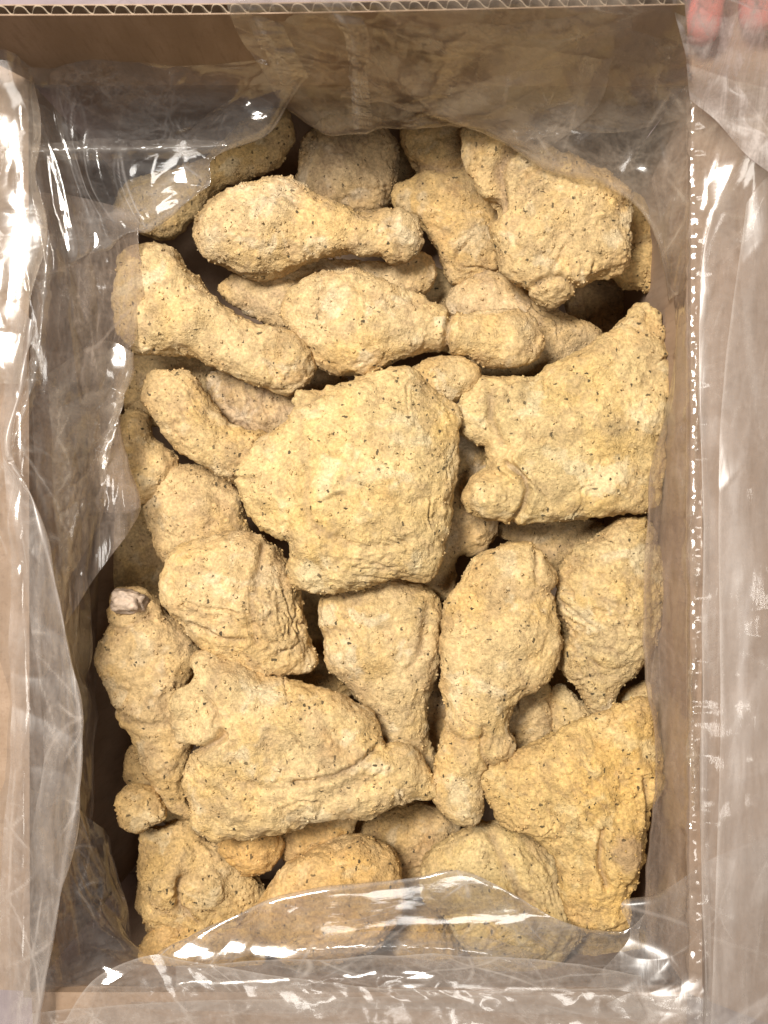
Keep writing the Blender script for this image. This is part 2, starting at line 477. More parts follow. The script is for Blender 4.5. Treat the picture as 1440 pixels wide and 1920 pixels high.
    if spec['name'] != 'drumstick':      # folds of the skin under the crust
        w2 = np.stack([perlin(V / 55 + sv + 141), perlin(V / 55 + sv + 151), perlin(V / 55 + sv + 161)], 1) * 26
        fo = np.abs(perlin((V + w2) * np.array([1, 1, .6]) / 95 + sv + 170)); fm = np.clip(perlin(V / 70 + sv + 180) * 2 + 0.1, 0, 1)
        g_ = np.exp(-(fo / 0.035) ** 2) * fm * top
        disp -= 5.0 * g_; disp += 3.0 * np.exp(-((fo - 0.09) / 0.045) ** 2) * fm
        split = np.maximum(split, 0.45 * np.clip(g_ * 1.6 - 0.8, 0, 1))
    if spec.get('fib'):      # torn muscle fibres / wrinkled skin: (px,py,r,angle,period,depth)
        for (fx, fy, fr, ang, per, dep) in spec['fib']:
            q = U(fx, fy, z0); a = math.radians(ang)
            w = np.exp(-(((V[:, 0] - q[0]) ** 2 + (V[:, 1] - q[1]) ** 2) / fr ** 2) ** 1.5)
            al = (V[:, 0] * math.cos(a) + V[:, 1] * math.sin(a)); ac = (-V[:, 0] * math.sin(a) + V[:, 1] * math.cos(a))
            pn = perlin(np.stack([al / (per * 4.5), (ac + 5 * med) / per, V[:, 2] / (per * 3)], 1) + sv + 80)
            g = np.clip(1 - np.abs(pn) / 0.22, 0, 1)
            disp -= w * g * dep * 0.75 - w * dep * 0.3
            split = np.maximum(split, w * g ** 2 * 0.55)
    for (pl, wd, dep) in spec.get('creases', ()):
        PL = [U(x, y, z0)[:2] for x, y in pl]
        PL = catmull(PL, 12 * len(PL))
        wob = 4 * med
        d = seg_dist(PL, V[:, 0] + wob, V[:, 1] + wob * .6)
        g = np.exp(-(d / wd) ** 2) * top
        disp -= dep * g
        disp += dep * 0.28 * np.exp(-((d - 2.1 * wd) / (wd * 1.0)) ** 2) * top
        split = np.maximum(split, np.clip(g * 1.3 - 0.55, 0, 1) * min(1, dep / 12) * 0.8)
    for (bx, by, br, amt) in spec.get('bare', ()):
        q = U(bx, by, z0)
        dd = np.hypot(V[:, 0] - q[0] + 7 * med, V[:, 1] - q[1] + 7 * sm) / br
        bare = np.maximum(bare, amt * np.clip(2.2 - 2.0 * dd, 0, 1) * top)
    e_d = poly_sdf(P, V[:, 0], V[:, 1])
    golden = np.clip(1 - e_d / 30, 0, 1) ** 0.8 * np.clip(perlin(V / 48 + sv + 190) * 1.8 + 0.45, 0, 1) * 0.6
    V = V + Nn * disp[:, None]
    # loose crumbs stuck on the crust, part of the same skin
    rc = np.random.RandomState(seed + 100)
    dens = np.clip(perlin(V / 38 + sv + 130) + 0.45, 0.08, 1) * (Nn[:, 2] > -0.35)
    pick = np.flatnonzero(rc.rand(len(V)) < dens * 0.034 * rough ** 0.5)
    m = len(pick)
    cube = np.array([(-1,-1,-1),(1,-1,-1),(1,1,-1),(-1,1,-1),(-1,-1,1),(1,-1,1),(1,1,1),(-1,1,1)], float)
    cf = np.array([(0,1,2,3),(7,6,5,4),(0,4,5,1),(1,5,6,2),(2,6,7,3),(3,7,4,0)])
    rad = 1.2 + 2.0 * rc.rand(m) ** 2.2
    qr = rc.normal(size=(m, 3, 3)); qr = np.linalg.qr(qr)[0]
    cv = cube[None] * (0.7 + 0.5 * rc.rand(m, 8, 1)) * np.array([1.15, 1, .8]) * rad[:, None, None] * 0.72
    det = np.sign(np.linalg.det(qr)); qr[:, :, 0] *= det[:, None]
    cv = np.einsum('nij,nkj->nki', qr, cv) + (V[pick] + Nn[pick] * (rad[:, None] * 0.25))[:, None, :]
    Q = np.vstack([Q, (cf[None] + len(V) + 8 * np.arange(m)[:, None, None]).reshape(-1, 4)[:, ::-1 if CRUMB_FLIP else 1]])
    V = np.vstack([V, cv.reshape(-1, 3)])
    split = np.concatenate([split, np.zeros(8 * m)]); golden = np.concatenate([golden, np.repeat(golden[pick], 8)]); bare = np.concatenate([bare, np.zeros(8 * m)])
    V[:, 2] = np.maximum(V[:, 2], -412)
    cz = V[:, 2].min()
    org = np.array([cx, cy, cz])
    co = (V - org) * S; co[:, 1] *= -1
    me = mesh_np(spec['name'], co, Q[:, ::-1] if False else Q[:, ::1])
    for nm, arr in (('split', split), ('bare', bare), ('golden', golden)):
        at = me.attributes.new(nm, 'FLOAT', 'POINT'); at.data.foreach_set('value', arr.astype(np.float32))
    me.flip_normals()
    o = link(spec['name'], me, None, CRUST)
    o.location = W(*org)
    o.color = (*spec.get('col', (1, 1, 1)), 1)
    tag(o, spec['label'], spec.get('cat', 'chicken piece'), 'breaded chicken pieces in the box')
    return o

def blob(name, parent, px, py, z, rx, ry, rz, ang, mat, seed, amp=0.16):
    """a lumpy bone end"""
    import bmesh
    bm = bmesh.new(); bmesh.ops.create_icosphere(bm, subdivisions=4, radius=1)
    V = np.array([v.co[:] for v in bm.verts]); F = np.array([[v.index for v in f.verts] for f in bm.faces]); bm.free()
    n = 1 + amp * perlin(V * 1.3 + seed * 3.3) + amp * .6 * perlin(V * 3.4 + seed)
    V = np.sign(V) * np.abs(V) ** 0.8 * n[:, None]
    V = V * np.array([rx, ry, rz]); a = math.radians(ang)
    R = np.array([[math.cos(a), -math.sin(a), 0], [math.sin(a), math.cos(a), 0], [0, 0, 1]])
    V = V @ R.T
    q = U(px, py, z); V = V + q
    co = np.array([W(*p) for p in V]) - np.array(parent.location)
    me = mesh_np(name, co, F)
    me.flip_normals()
    o = link(name, me, parent, mat)
    return o

# ------------------------------------------------------------------ the setting: table, then the carton
RZ = 165.0                                   # height of the rim
xl, xr, yt, yb = 55, 1293, 150, 1862         # where the rim is seen
A = U(xl, yt, RZ); B = U(xr, yb, RZ)
X0, Y0, X1, Y1 = A[0], A[1], B[0], B[1]
FZ = -420.0
TH = 17.0

def quadbox(name, pts8, mat, parent, cuts=0, bow=None):
    """box from 8 corner points (0-3 one face, 4-7 the opposite)"""
    v = np.array([W(*p) for p in pts8]) - np.array(parent.location)
    f = [(0, 1, 2, 3), (7, 6, 5, 4), (0, 4, 5, 1), (1, 5, 6, 2), (2, 6, 7, 3), (3, 7, 4, 0)]
    me = bpy.data.meshes.new(name); me.from_pydata([tuple(p) for p in v], [], f)
    import bmesh
    bm = bmesh.new(); bm.from_mesh(me)
    bmesh.ops.recalc_face_normals(bm, faces=bm.faces); bm.to_mesh(me); bm.free()
    return link(name, me, parent, mat, smooth=False)

t = bpy.data.meshes.new('tabletop')
zt = (FZ - 26 + ZB) * S
t.from_pydata([(-1.2, -1.2, zt), (1.2, -1.2, zt), (1.2, 1.2, zt), (-1.2, 1.2, zt)], [], [(0, 1, 2, 3)])
tag(link('tabletop', t, None, TABLE, False), None, None, None, 'structure')

box = empty('cardboard_box', W((X0 + X1) / 2, (Y0 + Y1) / 2, FZ - 22))
tag(box, 'open brown corrugated cardboard box lined with clear plastic and filled with breaded chicken', 'box')
lean = 34.0        # the long sides lean in a little towards the bottom
ins = {'l': lean, 'r': 12.0, 't': 6.0, 'b': 6.0}
def wall(name, a0, a1, b0, b1, out):   # inner face from (a0 top) to (a1 top), bottom b0,b1; out = outward direction
    ox, oy = out
    p = [(*a0, RZ), (*a1, RZ), (*b1, FZ), (*b0, FZ)]
    q = [(x + ox * TH, y + oy * TH, z) for x, y, z in p]
    return quadbox(name, p + q, CARD, box)
WZ = RZ - TH - 1
def wall(name, a0, a1, b0, b1, out, zt):
    ox, oy = out
    p = [(*a0, zt), (*a1, zt), (*b1, FZ), (*b0, FZ)]
    q = [(x + ox * TH, y + oy * TH, z) for x, y, z in p]
    return quadbox(name, p + q, CARD, box)
wall('side_wall', (X0, Y0), (X0, Y1), (X0 + ins['l'], Y0 + 6), (X0 + ins['l'], Y1 - 6), (-1, 0), WZ)
wall('side_wall', (X1, Y0), (X1, Y1), (X1 - ins['r'], Y0 + 6), (X1 - ins['r'], Y1 - 6), (1, 0), WZ)
def end_wall(y, sg, zt):
    prof = [(zt, 0), (120, 12), (60, 32), (0, 48), (-60, 60), (-140, 66), (-260, 58), (FZ, 34)]
    V = []; F = []; nxw = 9
    for o_ in (0, TH):
        for z, off in prof:
            for i in range(nxw):
                u = i / (nxw - 1); edge = math.sin(math.pi * min(max(u, .0), 1)) ** 0.35 if 0 < u < 1 else 0
                V.append(np.array(W(X0 - TH + (X1 - X0 + 2 * TH) * u, y + sg * (off * (0.45 + 0.55 * edge) + o_), z)) - np.array(box.location))
    n = len(prof) * nxw
    for j in range(len(prof) - 1):
        for i in range(nxw - 1):
            a = j * nxw + i; q = (a, a + 1, a + nxw + 1, a + nxw)
            F.append(q); F.append(tuple(n + k for k in q[::-1]))
    for i in range(nxw - 1):
        F.append((i, n + i, n + i + 1, i + 1)); k = n - nxw + i; F.append((k, k + 1, n + k + 1, n + k))
    for j in range(len(prof) - 1):
        for i in (0, nxw - 1):
            a = j * nxw + i; F.append((a, a + nxw, n + a + nxw, n + a))
    me = bpy.data.meshes.new('end_wall'); me.from_pydata([tuple(v) for v in V], [], F)
    import bmesh
    bm = bmesh.new(); bm.from_mesh(me); bmesh.ops.recalc_face_normals(bm, faces=bm.faces); bm.to_mesh(me); bm.free()
    o = link('end_wall', me, box, CARD, True)
    return o
end_wall(Y0, -1, WZ)
end_wall(Y1, 1, WZ)
quadbox('bottom_panel', [(X0 - TH, Y0 - TH - 40, FZ - 2), (X1 + TH, Y0 - TH - 40, FZ - 2), (X1 + TH, Y1 + TH + 40, FZ - 2), (X0 - TH, Y1 + TH + 40, FZ - 2),
        (X0 - TH, Y0 - TH - 40, FZ - 22), (X1 + TH, Y0 - TH - 40, FZ - 22), (X1 + TH, Y1 + TH + 40, FZ - 22), (X0 - TH, Y1 + TH + 40, FZ - 22)], CARD, box)

# far flap: stands up, its cut edge shows the flutes
FT = RZ + 224
fl = U(-70, 29, FT); fr_ = U(1284, 12, FT)
# slightly slanted and bowed: liner sheets and flute follow the same line
def flap_y(x, z):
    s = (z - RZ) / (FT - RZ)
    ya = Y0 + 1
    base = fl[1] + (fr_[1] - fl[1]) * (x - fl[0]) / (fr_[0] - fl[0])
    base += 5.0 * math.sin((x - fl[0]) / 260.0) * 0.6
    return ya + (base - ya) * s
def flap_x(u, z):      # u 0..1 along the flap
    s = (z - RZ) / (FT - RZ)
    a = X0 * (1 - s) + (X0 - 100) * s; b = X1 * (1 - s) + fr_[0] * s
    return a + (b - a) * u
def flap_sheet(name, off, th, z_top, mat):
    nx = 60; nz = 6; V = []; F = []
    us = np.linspace(0, 1, nx); zs = np.linspace(WZ, z_top, nz)
    for o_ in (off, off - th):
        for u in us:
            for z in zs:
                x = flap_x(u, z); V.append(np.array(W(x, flap_y(x, z) + o_, z)) - np.array(box.location))
    n = nx * nz
    for i in range(nx - 1):
        for j in range(nz - 1):
            a = i * nz + j
            F.append((a, a + nz, a + nz + 1, a + 1)); F.append((n + a + 1, n + a + nz + 1, n + a + nz, n + a))
    for i in range(nx - 1):
        a = i * nz + nz - 1; F.append((a, a + nz, n + a + nz, n + a))
        a = i * nz; F.append((a + nz, a, n + a, n + a + nz))
    for i in (0, nx - 1):
        for j in range(nz - 1):
            a = i * nz + j; F.append((a, a + 1, n + a + 1, n + a))
    me = bpy.data.meshes.new(name); me.from_pydata([tuple(v) for v in V], [], F)
    import bmesh
    bm = bmesh.new(); bm.from_mesh(me); bmesh.ops.recalc_face_normals(bm, faces=bm.faces); bm.to_mesh(me); bm.free()
    return link(name, me, parent, mat, False)
parent = empty('end_flap', (0, 0, 0)); parent.parent = box
_f = flap_sheet('inner_liner', 0, 1.8, FT, CARD)
_f2 = flap_sheet('outer_liner', -15.5, 1.8, FT - 2, CARD)
# flutes: a wavy sheet between the liners
xs = np.arange(X0 - 96, fr_[0] - 4, 1.6); V = []; F = []
rnd = random.Random(3)
for i, x in enumerate(xs):
    ph = (x - xs[0]) / 29.0 * 2 * math.pi + 0.5 * math.sin(x / 47.0)
    w = -8.7 + 6.3 * math.tanh(1.15 * math.sin(ph)) / math.tanh(1.15) + 0.5 * math.sin(x / 31.0)
    xx = x + 3.4 * math.sin(ph + 0.7) + 1.2 * math.sin(x / 23.0)
    for z in (FT - 1, FT - 170):
        V.append(np.array(W(xx, flap_y(x, z) + w + 0.85, z)) - np.array(box.location))
        V.append(np.array(W(xx, flap_y(x, z) + w - 0.85, z)) - np.array(box.location))
for i in range(len(xs) - 1):
    a = i * 4; b = a + 4
    F += [(a, b, b + 2, a + 2), (a + 1, a + 3, b + 3, b + 1), (a, a + 1, b + 1, b)]
me = bpy.data.meshes.new('flute'); me.from_pydata([tuple(v) for v in V], [], F)
link('flute', me, parent, FLUTE, False)

# other flaps, folded outwards
def flap(name, a0, a1, c1, c0):
    p = [np.array(q, float) for q in (a0, a1, c1, c0)]
    q = [v + np.array([0, 0, -TH]) for v in p]
    return quadbox(name, p + q, CARD, box)
flap('side_flap', (X0 - 2, Y0 - 110, RZ - 1), (X0 + 1, Y1 - 3, RZ), (X0 - 330, Y1 + 10, RZ - 60), (X0 - 330, Y0 - 200, RZ - 60))
flap('side_flap', (X1 + 4, Y0 - 200, RZ), (X1 - 1, Y1 + 1, RZ), (X1 + 330, Y1 + 130, RZ - 10), (X1 + 330, Y0 - 210, RZ - 10))
flap('end_flap', (X0 + 3, Y1 - 1, RZ - 1), (X1 - 3, Y1 - 1, RZ - 1), (X1 - 5, Y1 + 260, RZ - 30), (X0 + 5, Y1 + 260, RZ - 30))
# ------------------------------------------------------------------ chicken
exec_specs = []
def ch(name, label, out, z, **kw):
    d = dict(name=name, label=label, out=out, z=z, **kw); d['seed'] = len(exec_specs) + 1
    d.setdefault('cat', {'drumstick': 'drumstick', 'thigh': 'chicken thigh', 'wing': 'chicken wing'}.get(name, 'chicken piece'))
    exec_specs.append(d)

ch('drumstick', 'golden drumstick lying across the top layer, thick end left, just below the dark corner', [(360,440),(375,400),(410,370),(460,345),(510,333),(555,338),(600,365),(650,392),(690,406),(720,400),(750,395),(780,410),(792,440),(790,470),(765,490),(735,492),(715,480),(680,476),(640,475),(590,490),(540,508),(490,518),(445,512),(400,490),(370,465)], 15, k=0.85, col=(1.0,0.93,0.80), creases=[([(740,400),(735,440),(750,480)],6,6)], fib=[(560,370,60,20,8,5)])
ch('drumstick', 'speckled rounded end of a drumstick tucked under the film at the upper left corner', [(545,225),(548,262),(525,302),(480,330),(420,355),(385,385),(330,440),(270,440),(215,410),(240,350),(330,320),(390,300),(430,250),(490,212),(525,208)], -62, k=0.75, col=(0.92,0.86,0.72))
ch('thigh', 'brownish torn piece deep between the two top drumstick ends under the top film edge', [(555,330),(570,270),(600,225),(650,215),(705,222),(738,260),(748,310),(738,370),(705,404),(650,405),(590,385),(560,350)], -70, k=0.6, col=(0.82,0.76,0.70), fib=[(620,270,60,70,10,8)])
ch('thigh', 'tan chicken piece left of the big upper right thigh with a knob at its top', [(735,350),(760,345),(788,330),(770,300),(755,265),(758,225),(820,210),(880,225),(910,300),(940,400),(950,480),(935,515),(900,520),(860,535),(838,515),(820,470),(790,415),(755,395),(737,375)], -45, k=0.5, col=(0.93,0.84,0.68), creases=[([(770,310),(820,330),(870,320)],9,9)])
ch('thigh', 'large lumpy thigh at the upper right with a white bone tip at its lower end', [(865,250),(890,225),(950,232),(1000,262),(1060,295),(1120,318),(1165,345),(1187,375),(1182,420),(1178,460),(1155,490),(1130,520),(1080,545),(1060,568),(1030,574),(1000,560),(990,540),(960,525),(935,490),(925,440),(930,390),(900,360),(878,320),(865,280)], 25, k=0.5, cap=85, rough=1.5, col=(1.0,0.92,0.76), lumps=[(1030,552,36,24,0,-8,24),(1130,470,48,50,0,4,44)], creases=[([(935,400),(930,330),(960,290),(1000,275)],12,16),([(1000,540),(1040,530),(1085,545)],6,8),([(1020,330),(980,350),(960,380)],5,5)], fib=[(1000,340,70,-25,9,6)])
ch('thigh', 'small golden piece at the right edge beside the film, below the big lumpy thigh', [(1165,400),(1195,360),(1220,420),(1232,470),(1242,530),(1225,549),(1190,541),(1148,522),(1140,500),(1170,460)], -40, k=0.7, col=(1.0,0.88,0.62), rough=1.4)
ch('drumstick', 'drumstick at the left edge pointing down to the right, thick end under the film', [(240,472),(290,452),(330,468),(350,500),(380,530),(415,565),(470,600),(520,622),(560,630),(587,652),(590,690),(570,728),(545,742),(510,732),(480,725),(440,705),(390,680),(330,665),(280,665),(248,655),(222,620),(212,565),(218,515)], 20, k=0.8, col=(1.0,0.93,0.78), lumps=[(550,665,36,30,30,4,32),(535,710,34,28,0,0,28)], creases=[([(510,640),(505,680),(520,715)],6,5)])
ch('drumstick', 'drumstick lying behind and under the pale centre drumstick, knuckle just showing below the golden one', [(405,540),(450,515),(540,503),(640,488),(720,492),(780,470),(808,480),(820,515),(805,548),(770,555),(700,570),(560,640),(520,625),(460,590),(430,565)], -35, k=0.6, col=(0.93,0.87,0.78), rough=1.2)
ch('drumstick', 'pale drumstick in the upper middle with a yellow knuckle end pointing right', [(530,590),(545,550),(580,522),(640,508),(700,515),(760,545),(820,572),(860,590),(900,588),(950,583),(1000,595),(1020,630),(1010,665),(975,686),(920,686),(880,676),(852,664),(820,655),(770,670),(720,690),(680,702),(630,695),(595,680),(580,650),(545,625)], 18, k=0.8, col=(1.02,0.95,0.80), creases=[([(846,585),(838,620),(836,668)],6,11),([(600,560),(640,545),(700,560)],7,4)])
ch('thigh', 'whitish piece peeping out above the yellow knuckle end of the pale drumstick', [(832,565),(870,530),(920,515),(975,532),(1020,565),(1080,598),(1135,620),(1110,660),(1050,700),(990,712),(920,708),(880,680),(850,620)], -42, k=0.55, col=(0.92,0.86,0.78), lumps=[(905,560,55,30,-15,18,26)])
ch('thigh', 'largest smooth thigh at the right with a round knob at its lower left corner', [(1245,610),(1232,584),(1190,573),(1160,600),(1110,640),(1060,670),(1000,705),(950,706),(900,710),(870,740),(860,780),(870,815),(895,835),(912,840),(915,880),(885,900),(868,930),(880,965),(930,980),(1000,981),(1080,976),(1150,968),(1208,957),(1238,925),(1250,800),(1252,680)], 22, k=0.42, cap=80, rough=0.7, col=(1.0,0.94,0.74), lumps=[(925,930,52,44,10,4,50),(905,765,50,40,-40,0,38)], creases=[([(945,870),(978,905),(980,940),(960,975)],6,14),([(920,730),(915,790),(935,835)],9,8)])
ch('thigh', 'big domed thigh in the centre of the box with a smooth yellowish top', [(545,775),(555,748),(600,730),(640,720),(700,695),(760,690),(790,700),(805,730),(850,760),(860,790),(856,860),(850,930),(842,1000),(828,1060),(792,1092),(740,1082),(690,1100),(640,1112),(580,1112),(545,1098),(533,1070),(548,1035),(530,1005),(480,985),(455,940),(443,890),(470,850),(490,820),(520,800)], 45, k=0.46, cap=95, rough=0.8, col=(1.04,0.97,0.76), creases=[([(583,890),(578,955),(605,995),(655,1020)],13,8),([(655,1020),(720,1022),(780,1005)],8,5),([(560,775),(572,850),(583,890)],16,5),([(545,765),(585,755),(605,735)],6,6)], lumps=[(572,1085,36,26,-10,-18,28)], fib=[(700,1060,70,5,9,6)])
ch('drumstick', 'small round knuckle poking out at the top right corner of the domed centre thigh', [(775,692),(820,674),(870,674),(896,695),(890,725),(862,750),(835,764),(800,740),(780,712)], 20, k=0.85, col=(1.0,0.92,0.74))
ch('drumstick', 'short drumstick at the middle left whose narrow end runs under the domed thigh', [(268,735),(285,700),(330,692),(360,705),(378,735),(410,765),(450,800),(480,812),(530,830),(520,880),(450,903),(420,892),(370,867),(330,842),(300,800),(275,765)], 8, k=0.8, tilt=(-0.04,0), col=(0.99,0.90,0.72), creases=[([(300,730),(350,760),(370,800)],8,4)], fib=[(340,760,60,50,10,4)])
ch('thigh', 'wrinkled greyish piece below the knuckles of the left drumstick', [(385,725),(405,692),(450,693),(500,715),(560,735),(600,740),(590,790),(530,830),(460,815),(415,780),(393,750)], -28, k=0.55, col=(0.86,0.80,0.76), fib=[(480,755,95,75,12,10)], rough=0.6)
ch('thigh', 'shadowed piece behind the left drumstick next to the left film edge', [(222,700),(290,655),(400,675),(430,710),(400,760),(320,800),(250,790),(222,745)], -75, k=0.55, col=(0.92,0.86,0.75))
ch('drumstick', 'thin bone end with a pale tip at the left film edge under the short drumstick', [(225,795),(250,768),(278,783),(285,815),(322,850),(335,890),(300,930),(265,940),(225,930),(195,880),(210,825)], -30, k=0.75, col=(0.98,0.90,0.74), lumps=[(255,812,28,26,0,12,24)])
ch('drumstick', 'rounded speckled drumstick end at the left between two other pieces', [(272,935),(285,895),(320,875),(370,870),(420,890),(447,925),(462,970),(480,1015),(440,1050),(370,1060),(330,1060),(305,1050),(290,1010),(275,970)], -42, k=0.8, col=(0.97,0.88,0.72))
ch('thigh', 'torn thick drumstick end with stringy fibres on its right side left of centre', [(300,1085),(315,1040),(360,1015),(420,1000),(470,1000),(510,1018),(538,1055),(560,1100),(570,1150),(578,1200),(595,1240),(560,1265),(500,1262),(440,1250),(390,1215),(350,1180),(315,1140)], 15, k=0.62, col=(1.02,0.93,0.76), fib=[(530,1150,75,75,9,11)], creases=[([(500,1020),(490,1090),(480,1130),(490,1200)],8,9),([(370,1165),(420,1190),(470,1195)],5,7)])
ch('drumstick', 'upright drumstick at the lower left with a broken bone end at its top', [(205,1140),(215,1110),(260,1104),(290,1120),(312,1150),(355,1185),(372,1230),(356,1290),(352,1350),(362,1390),(350,1440),(352,1500),(362,1535),(325,1520),(285,1480),(262,1430),(250,1380),(215,1330),(200,1280),(180,1230),(183,1205),(198,1180)], -30, k=0.75, col=(0.93,0.84,0.68), creases=[([(205,1165),(240,1175),(290,1150)],6,6),([(215,1330),(280,1350),(340,1345)],9,5)])
ch('wing', 'narrow brownish piece below the upright drumstick beside the left wall', [(238,1415),(256,1400),(290,1430),(340,1500),(370,1545),(330,1560),(290,1520),(262,1480),(240,1466)], -72, k=0.75, col=(0.90,0.80,0.62))
ch('drumstick', 'small separate knuckle with a pale bone face at the lower left wall', [(223,1500),(245,1478),(285,1478),(310,1510),(306,1540),(280,1553),(250,1560),(228,1537)], -15, k=0.9, col=(1.0,0.90,0.70))
ch('thigh', 'knobbly chicken piece filling the bottom left corner above the film', [(262,1560),(310,1545),(355,1535),(385,1570),(430,1590),(450,1620),(485,1650),(495,1700),(455,1750),(400,1780),(350,1770),(310,1790),(290,1760),(268,1720),(252,1690),(265,1640)], -55, k=0.5, rough=1.6, col=(0.93,0.84,0.66), lumps=[(320,1650,34,44,10,30,34),(385,1665,40,36,0,32,30),(290,1700,30,28,0,10,30),(370,1720,28,24,0,25,26)], creases=[([(350,1630),(345,1680),(380,1710)],7,12)])
ch('thigh', 'golden lump in the bottom left corner under the clear film', [(262,1800),(290,1745),(370,1715),(415,1735),(480,1740),(500,1790),(470,1850),(380,1870),(290,1860)], -40, k=0.7, col=(1.0,0.84,0.56), rough=1.5)
ch('thigh', 'large folded pale thigh at the lower left, a lengthwise crease along it', [(315,1340),(320,1300),(360,1270),(355,1240),(375,1222),(430,1235),(500,1265),(570,1285),(630,1300),(690,1330),(715,1370),(722,1393),(745,1395),(782,1412),(812,1450),(823,1475),(815,1495),(770,1505),(720,1516),(690,1535),(620,1530),(570,1550),(500,1565),(440,1571),(400,1575),(366,1555),(362,1510),(345,1470),(348,1430),(372,1402),(345,1390),(322,1365)], 38, k=0.5, cap=85, rough=0.8, col=(1.02,0.95,0.79), creases=[([(340,1400),(390,1392),(425,1365)],7,16),([(560,1452),(620,1442),(665,1425),(705,1395)],5,9),([(440,1448),(500,1460),(560,1452)],9,4),([(420,1240),(400,1300),(425,1360)],12,6)], lumps=[(555,1350,120,66,10,8,58)])
ch('drumstick', 'drumstick below the domed thigh, running down behind the pale folded thigh', [(600,1130),(620,1108),(680,1085),(740,1080),(795,1098),(822,1130),(827,1180),(820,1260),(803,1320),(803,1370),(818,1450),(780,1450),(735,1430),(710,1370),(685,1325),(640,1280),(610,1235),(603,1180)], 0, k=0.72, col=(0.98,0.92,0.78), fib=[(640,1160,55,60,11,7)], creases=[([(800,1130),(790,1200),(770,1250)],8,6)])
ch('drumstick', 'upright drumstick right of centre, round end up and split knuckle end down', [(860,1090),(890,1045),(930,1020),(970,1016),(1000,1018),(1022,1048),(1036,1080),(1033,1110),(1043,1150),(1049,1200),(1041,1250),(1010,1290),(972,1315),(950,1345),(953,1370),(962,1400),(942,1425),(914,1430),(906,1460),(908,1500),(902,1532),(880,1546),(850,1536),(825,1512),(814,1470),(824,1410),(834,1365),(832,1310),(828,1240),(830,1180),(840,1130)], 26, k=0.72, cap=85, col=(1.02,0.94,0.76), lumps=[(935,1395,30,27,0,6,28),(1012,1080,24,34,10,0,26),(865,1490,40,56,5,-6,36)], creases=[([(905,1355),(900,1400),(915,1430)],5,8),([(845,1375),(880,1385),(900,1375)],6,6),([(1000,1030),(1000,1080),(1035,1110)],6,6)])
ch('thigh', 'rough crumbly piece at the right under the big smooth thigh, cut off by the film', [(1042,1120),(1050,1070),(1080,1030),(1120,1000),(1150,975),(1195,968),(1225,988),(1240,1050),(1240,1150),(1230,1210),(1200,1250),(1160,1285),(1145,1325),(1105,1330),(1085,1290),(1062,1262),(1055,1210),(1062,1180),(1045,1150)], 5, k=0.6, rough=1.9, col=(0.97,0.92,0.76), fib=[(1090,1110,75,30,14,9),(1100,1220,70,20,13,7)])
ch('thigh', 'small pale piece in the gap under the lower edge of the big smooth thigh', [(935,985),(1000,975),(1080,970),(1140,985),(1120,1030),(1080,1060),(1040,1085),(1010,1060),(980,1030),(945,1015)], -62, k=0.6, col=(0.90,0.83,0.72))
ch('drumstick', 'shaded narrow piece standing in the gap between the domed thigh and the large right thigh', [(840,830),(880,815),(920,830),(930,870),(910,920),(938,985),(925,1015),(895,1035),(855,1040),(850,1100),(815,1135),(780,1120),(780,1050),(830,1000)], -40, k=0.6, col=(0.92,0.85,0.76))
ch('wing', 'little pale corner of a piece above the yellow triangular thigh', [(1033,1295),(1050,1278),(1078,1300),(1105,1320),(1145,1328),(1170,1370),(1100,1410),(1045,1390),(1030,1340)], -35, k=0.6, col=(0.97,0.93,0.80))
ch('wing', 'small rounded piece at the right film edge above the yellow triangular thigh', [(1150,1315),(1170,1288),(1210,1280),(1250,1300),(1260,1345),(1200,1365),(1150,1345)], -38, k=0.7, col=(0.95,0.90,0.74))
ch('thigh', 'yellow triangular thigh in the lower right with a bare brown meat patch', [(893,1462),(910,1440),(960,1415),(1010,1385),(1060,1365),(1110,1345),(1150,1328),(1215,1312),(1232,1360),(1238,1420),(1234,1470),(1215,1520),(1208,1580),(1203,1620),(1185,1680),(1172,1740),(1140,1748),(1085,1735),(1062,1700),(1042,1615),(1012,1572),(985,1556),(950,1546),(925,1520),(905,1490)], 30, k=0.44, cap=85, rough=1.6, col=(1.03,0.90,0.60), bare=[(1165,1580,36,0.6)], fib=[(1080,1480,110,55,12,7)], creases=[([(1120,1540),(1115,1600),(1130,1650)],6,12),([(1200,1450),(1205,1520),(1195,1600),(1175,1650)],6,10)], lumps=[(1165,1590,36,62,6,12,52)])
ch('thigh', 'pale speckled thigh at the bottom middle partly under the film', [(790,1650),(800,1605),(840,1568),(875,1548),(935,1543),(1010,1570),(1055,1620),(1090,1700),(1095,1750),(1040,1810),(975,1855),(930,1845),(880,1790),(840,1730),(800,1695)], -22, k=0.48, col=(0.97,0.93,0.74), fib=[(1000,1650,60,60,12,6)], creases=[([(920,1560),(960,1640),(1010,1740)],12,9)])
ch('drumstick', 'orange yellow rounded piece at the bottom, half covered by clear film', [(465,1730),(500,1670),(540,1620),(600,1585),(650,1570),(710,1582),(745,1608),(757,1650),(750,1710),(700,1775),(620,1800),(540,1795),(485,1770)], -12, k=0.62, col=(1.04,0.87,0.60), rough=0.8)
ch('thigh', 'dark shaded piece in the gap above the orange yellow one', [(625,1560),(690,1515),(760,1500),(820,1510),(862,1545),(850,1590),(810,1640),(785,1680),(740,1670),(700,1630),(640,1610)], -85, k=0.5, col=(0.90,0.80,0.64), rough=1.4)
ch('drumstick', 'orange knuckle end poking out below the folded pale thigh', [(410,1580),(440,1555),(500,1545),(530,1580),(512,1622),(475,1640),(440,1622),(420,1605)], -25, k=0.8, col=(1.02,0.80,0.48))
ch('thigh', 'tan piece just under the lower rim of the folded pale thigh', [(505,1560),(560,1535),(650,1520),(665,1560),(620,1595),(560,1622),(530,1605)], -45, k=0.7, col=(0.98,0.84,0.60))
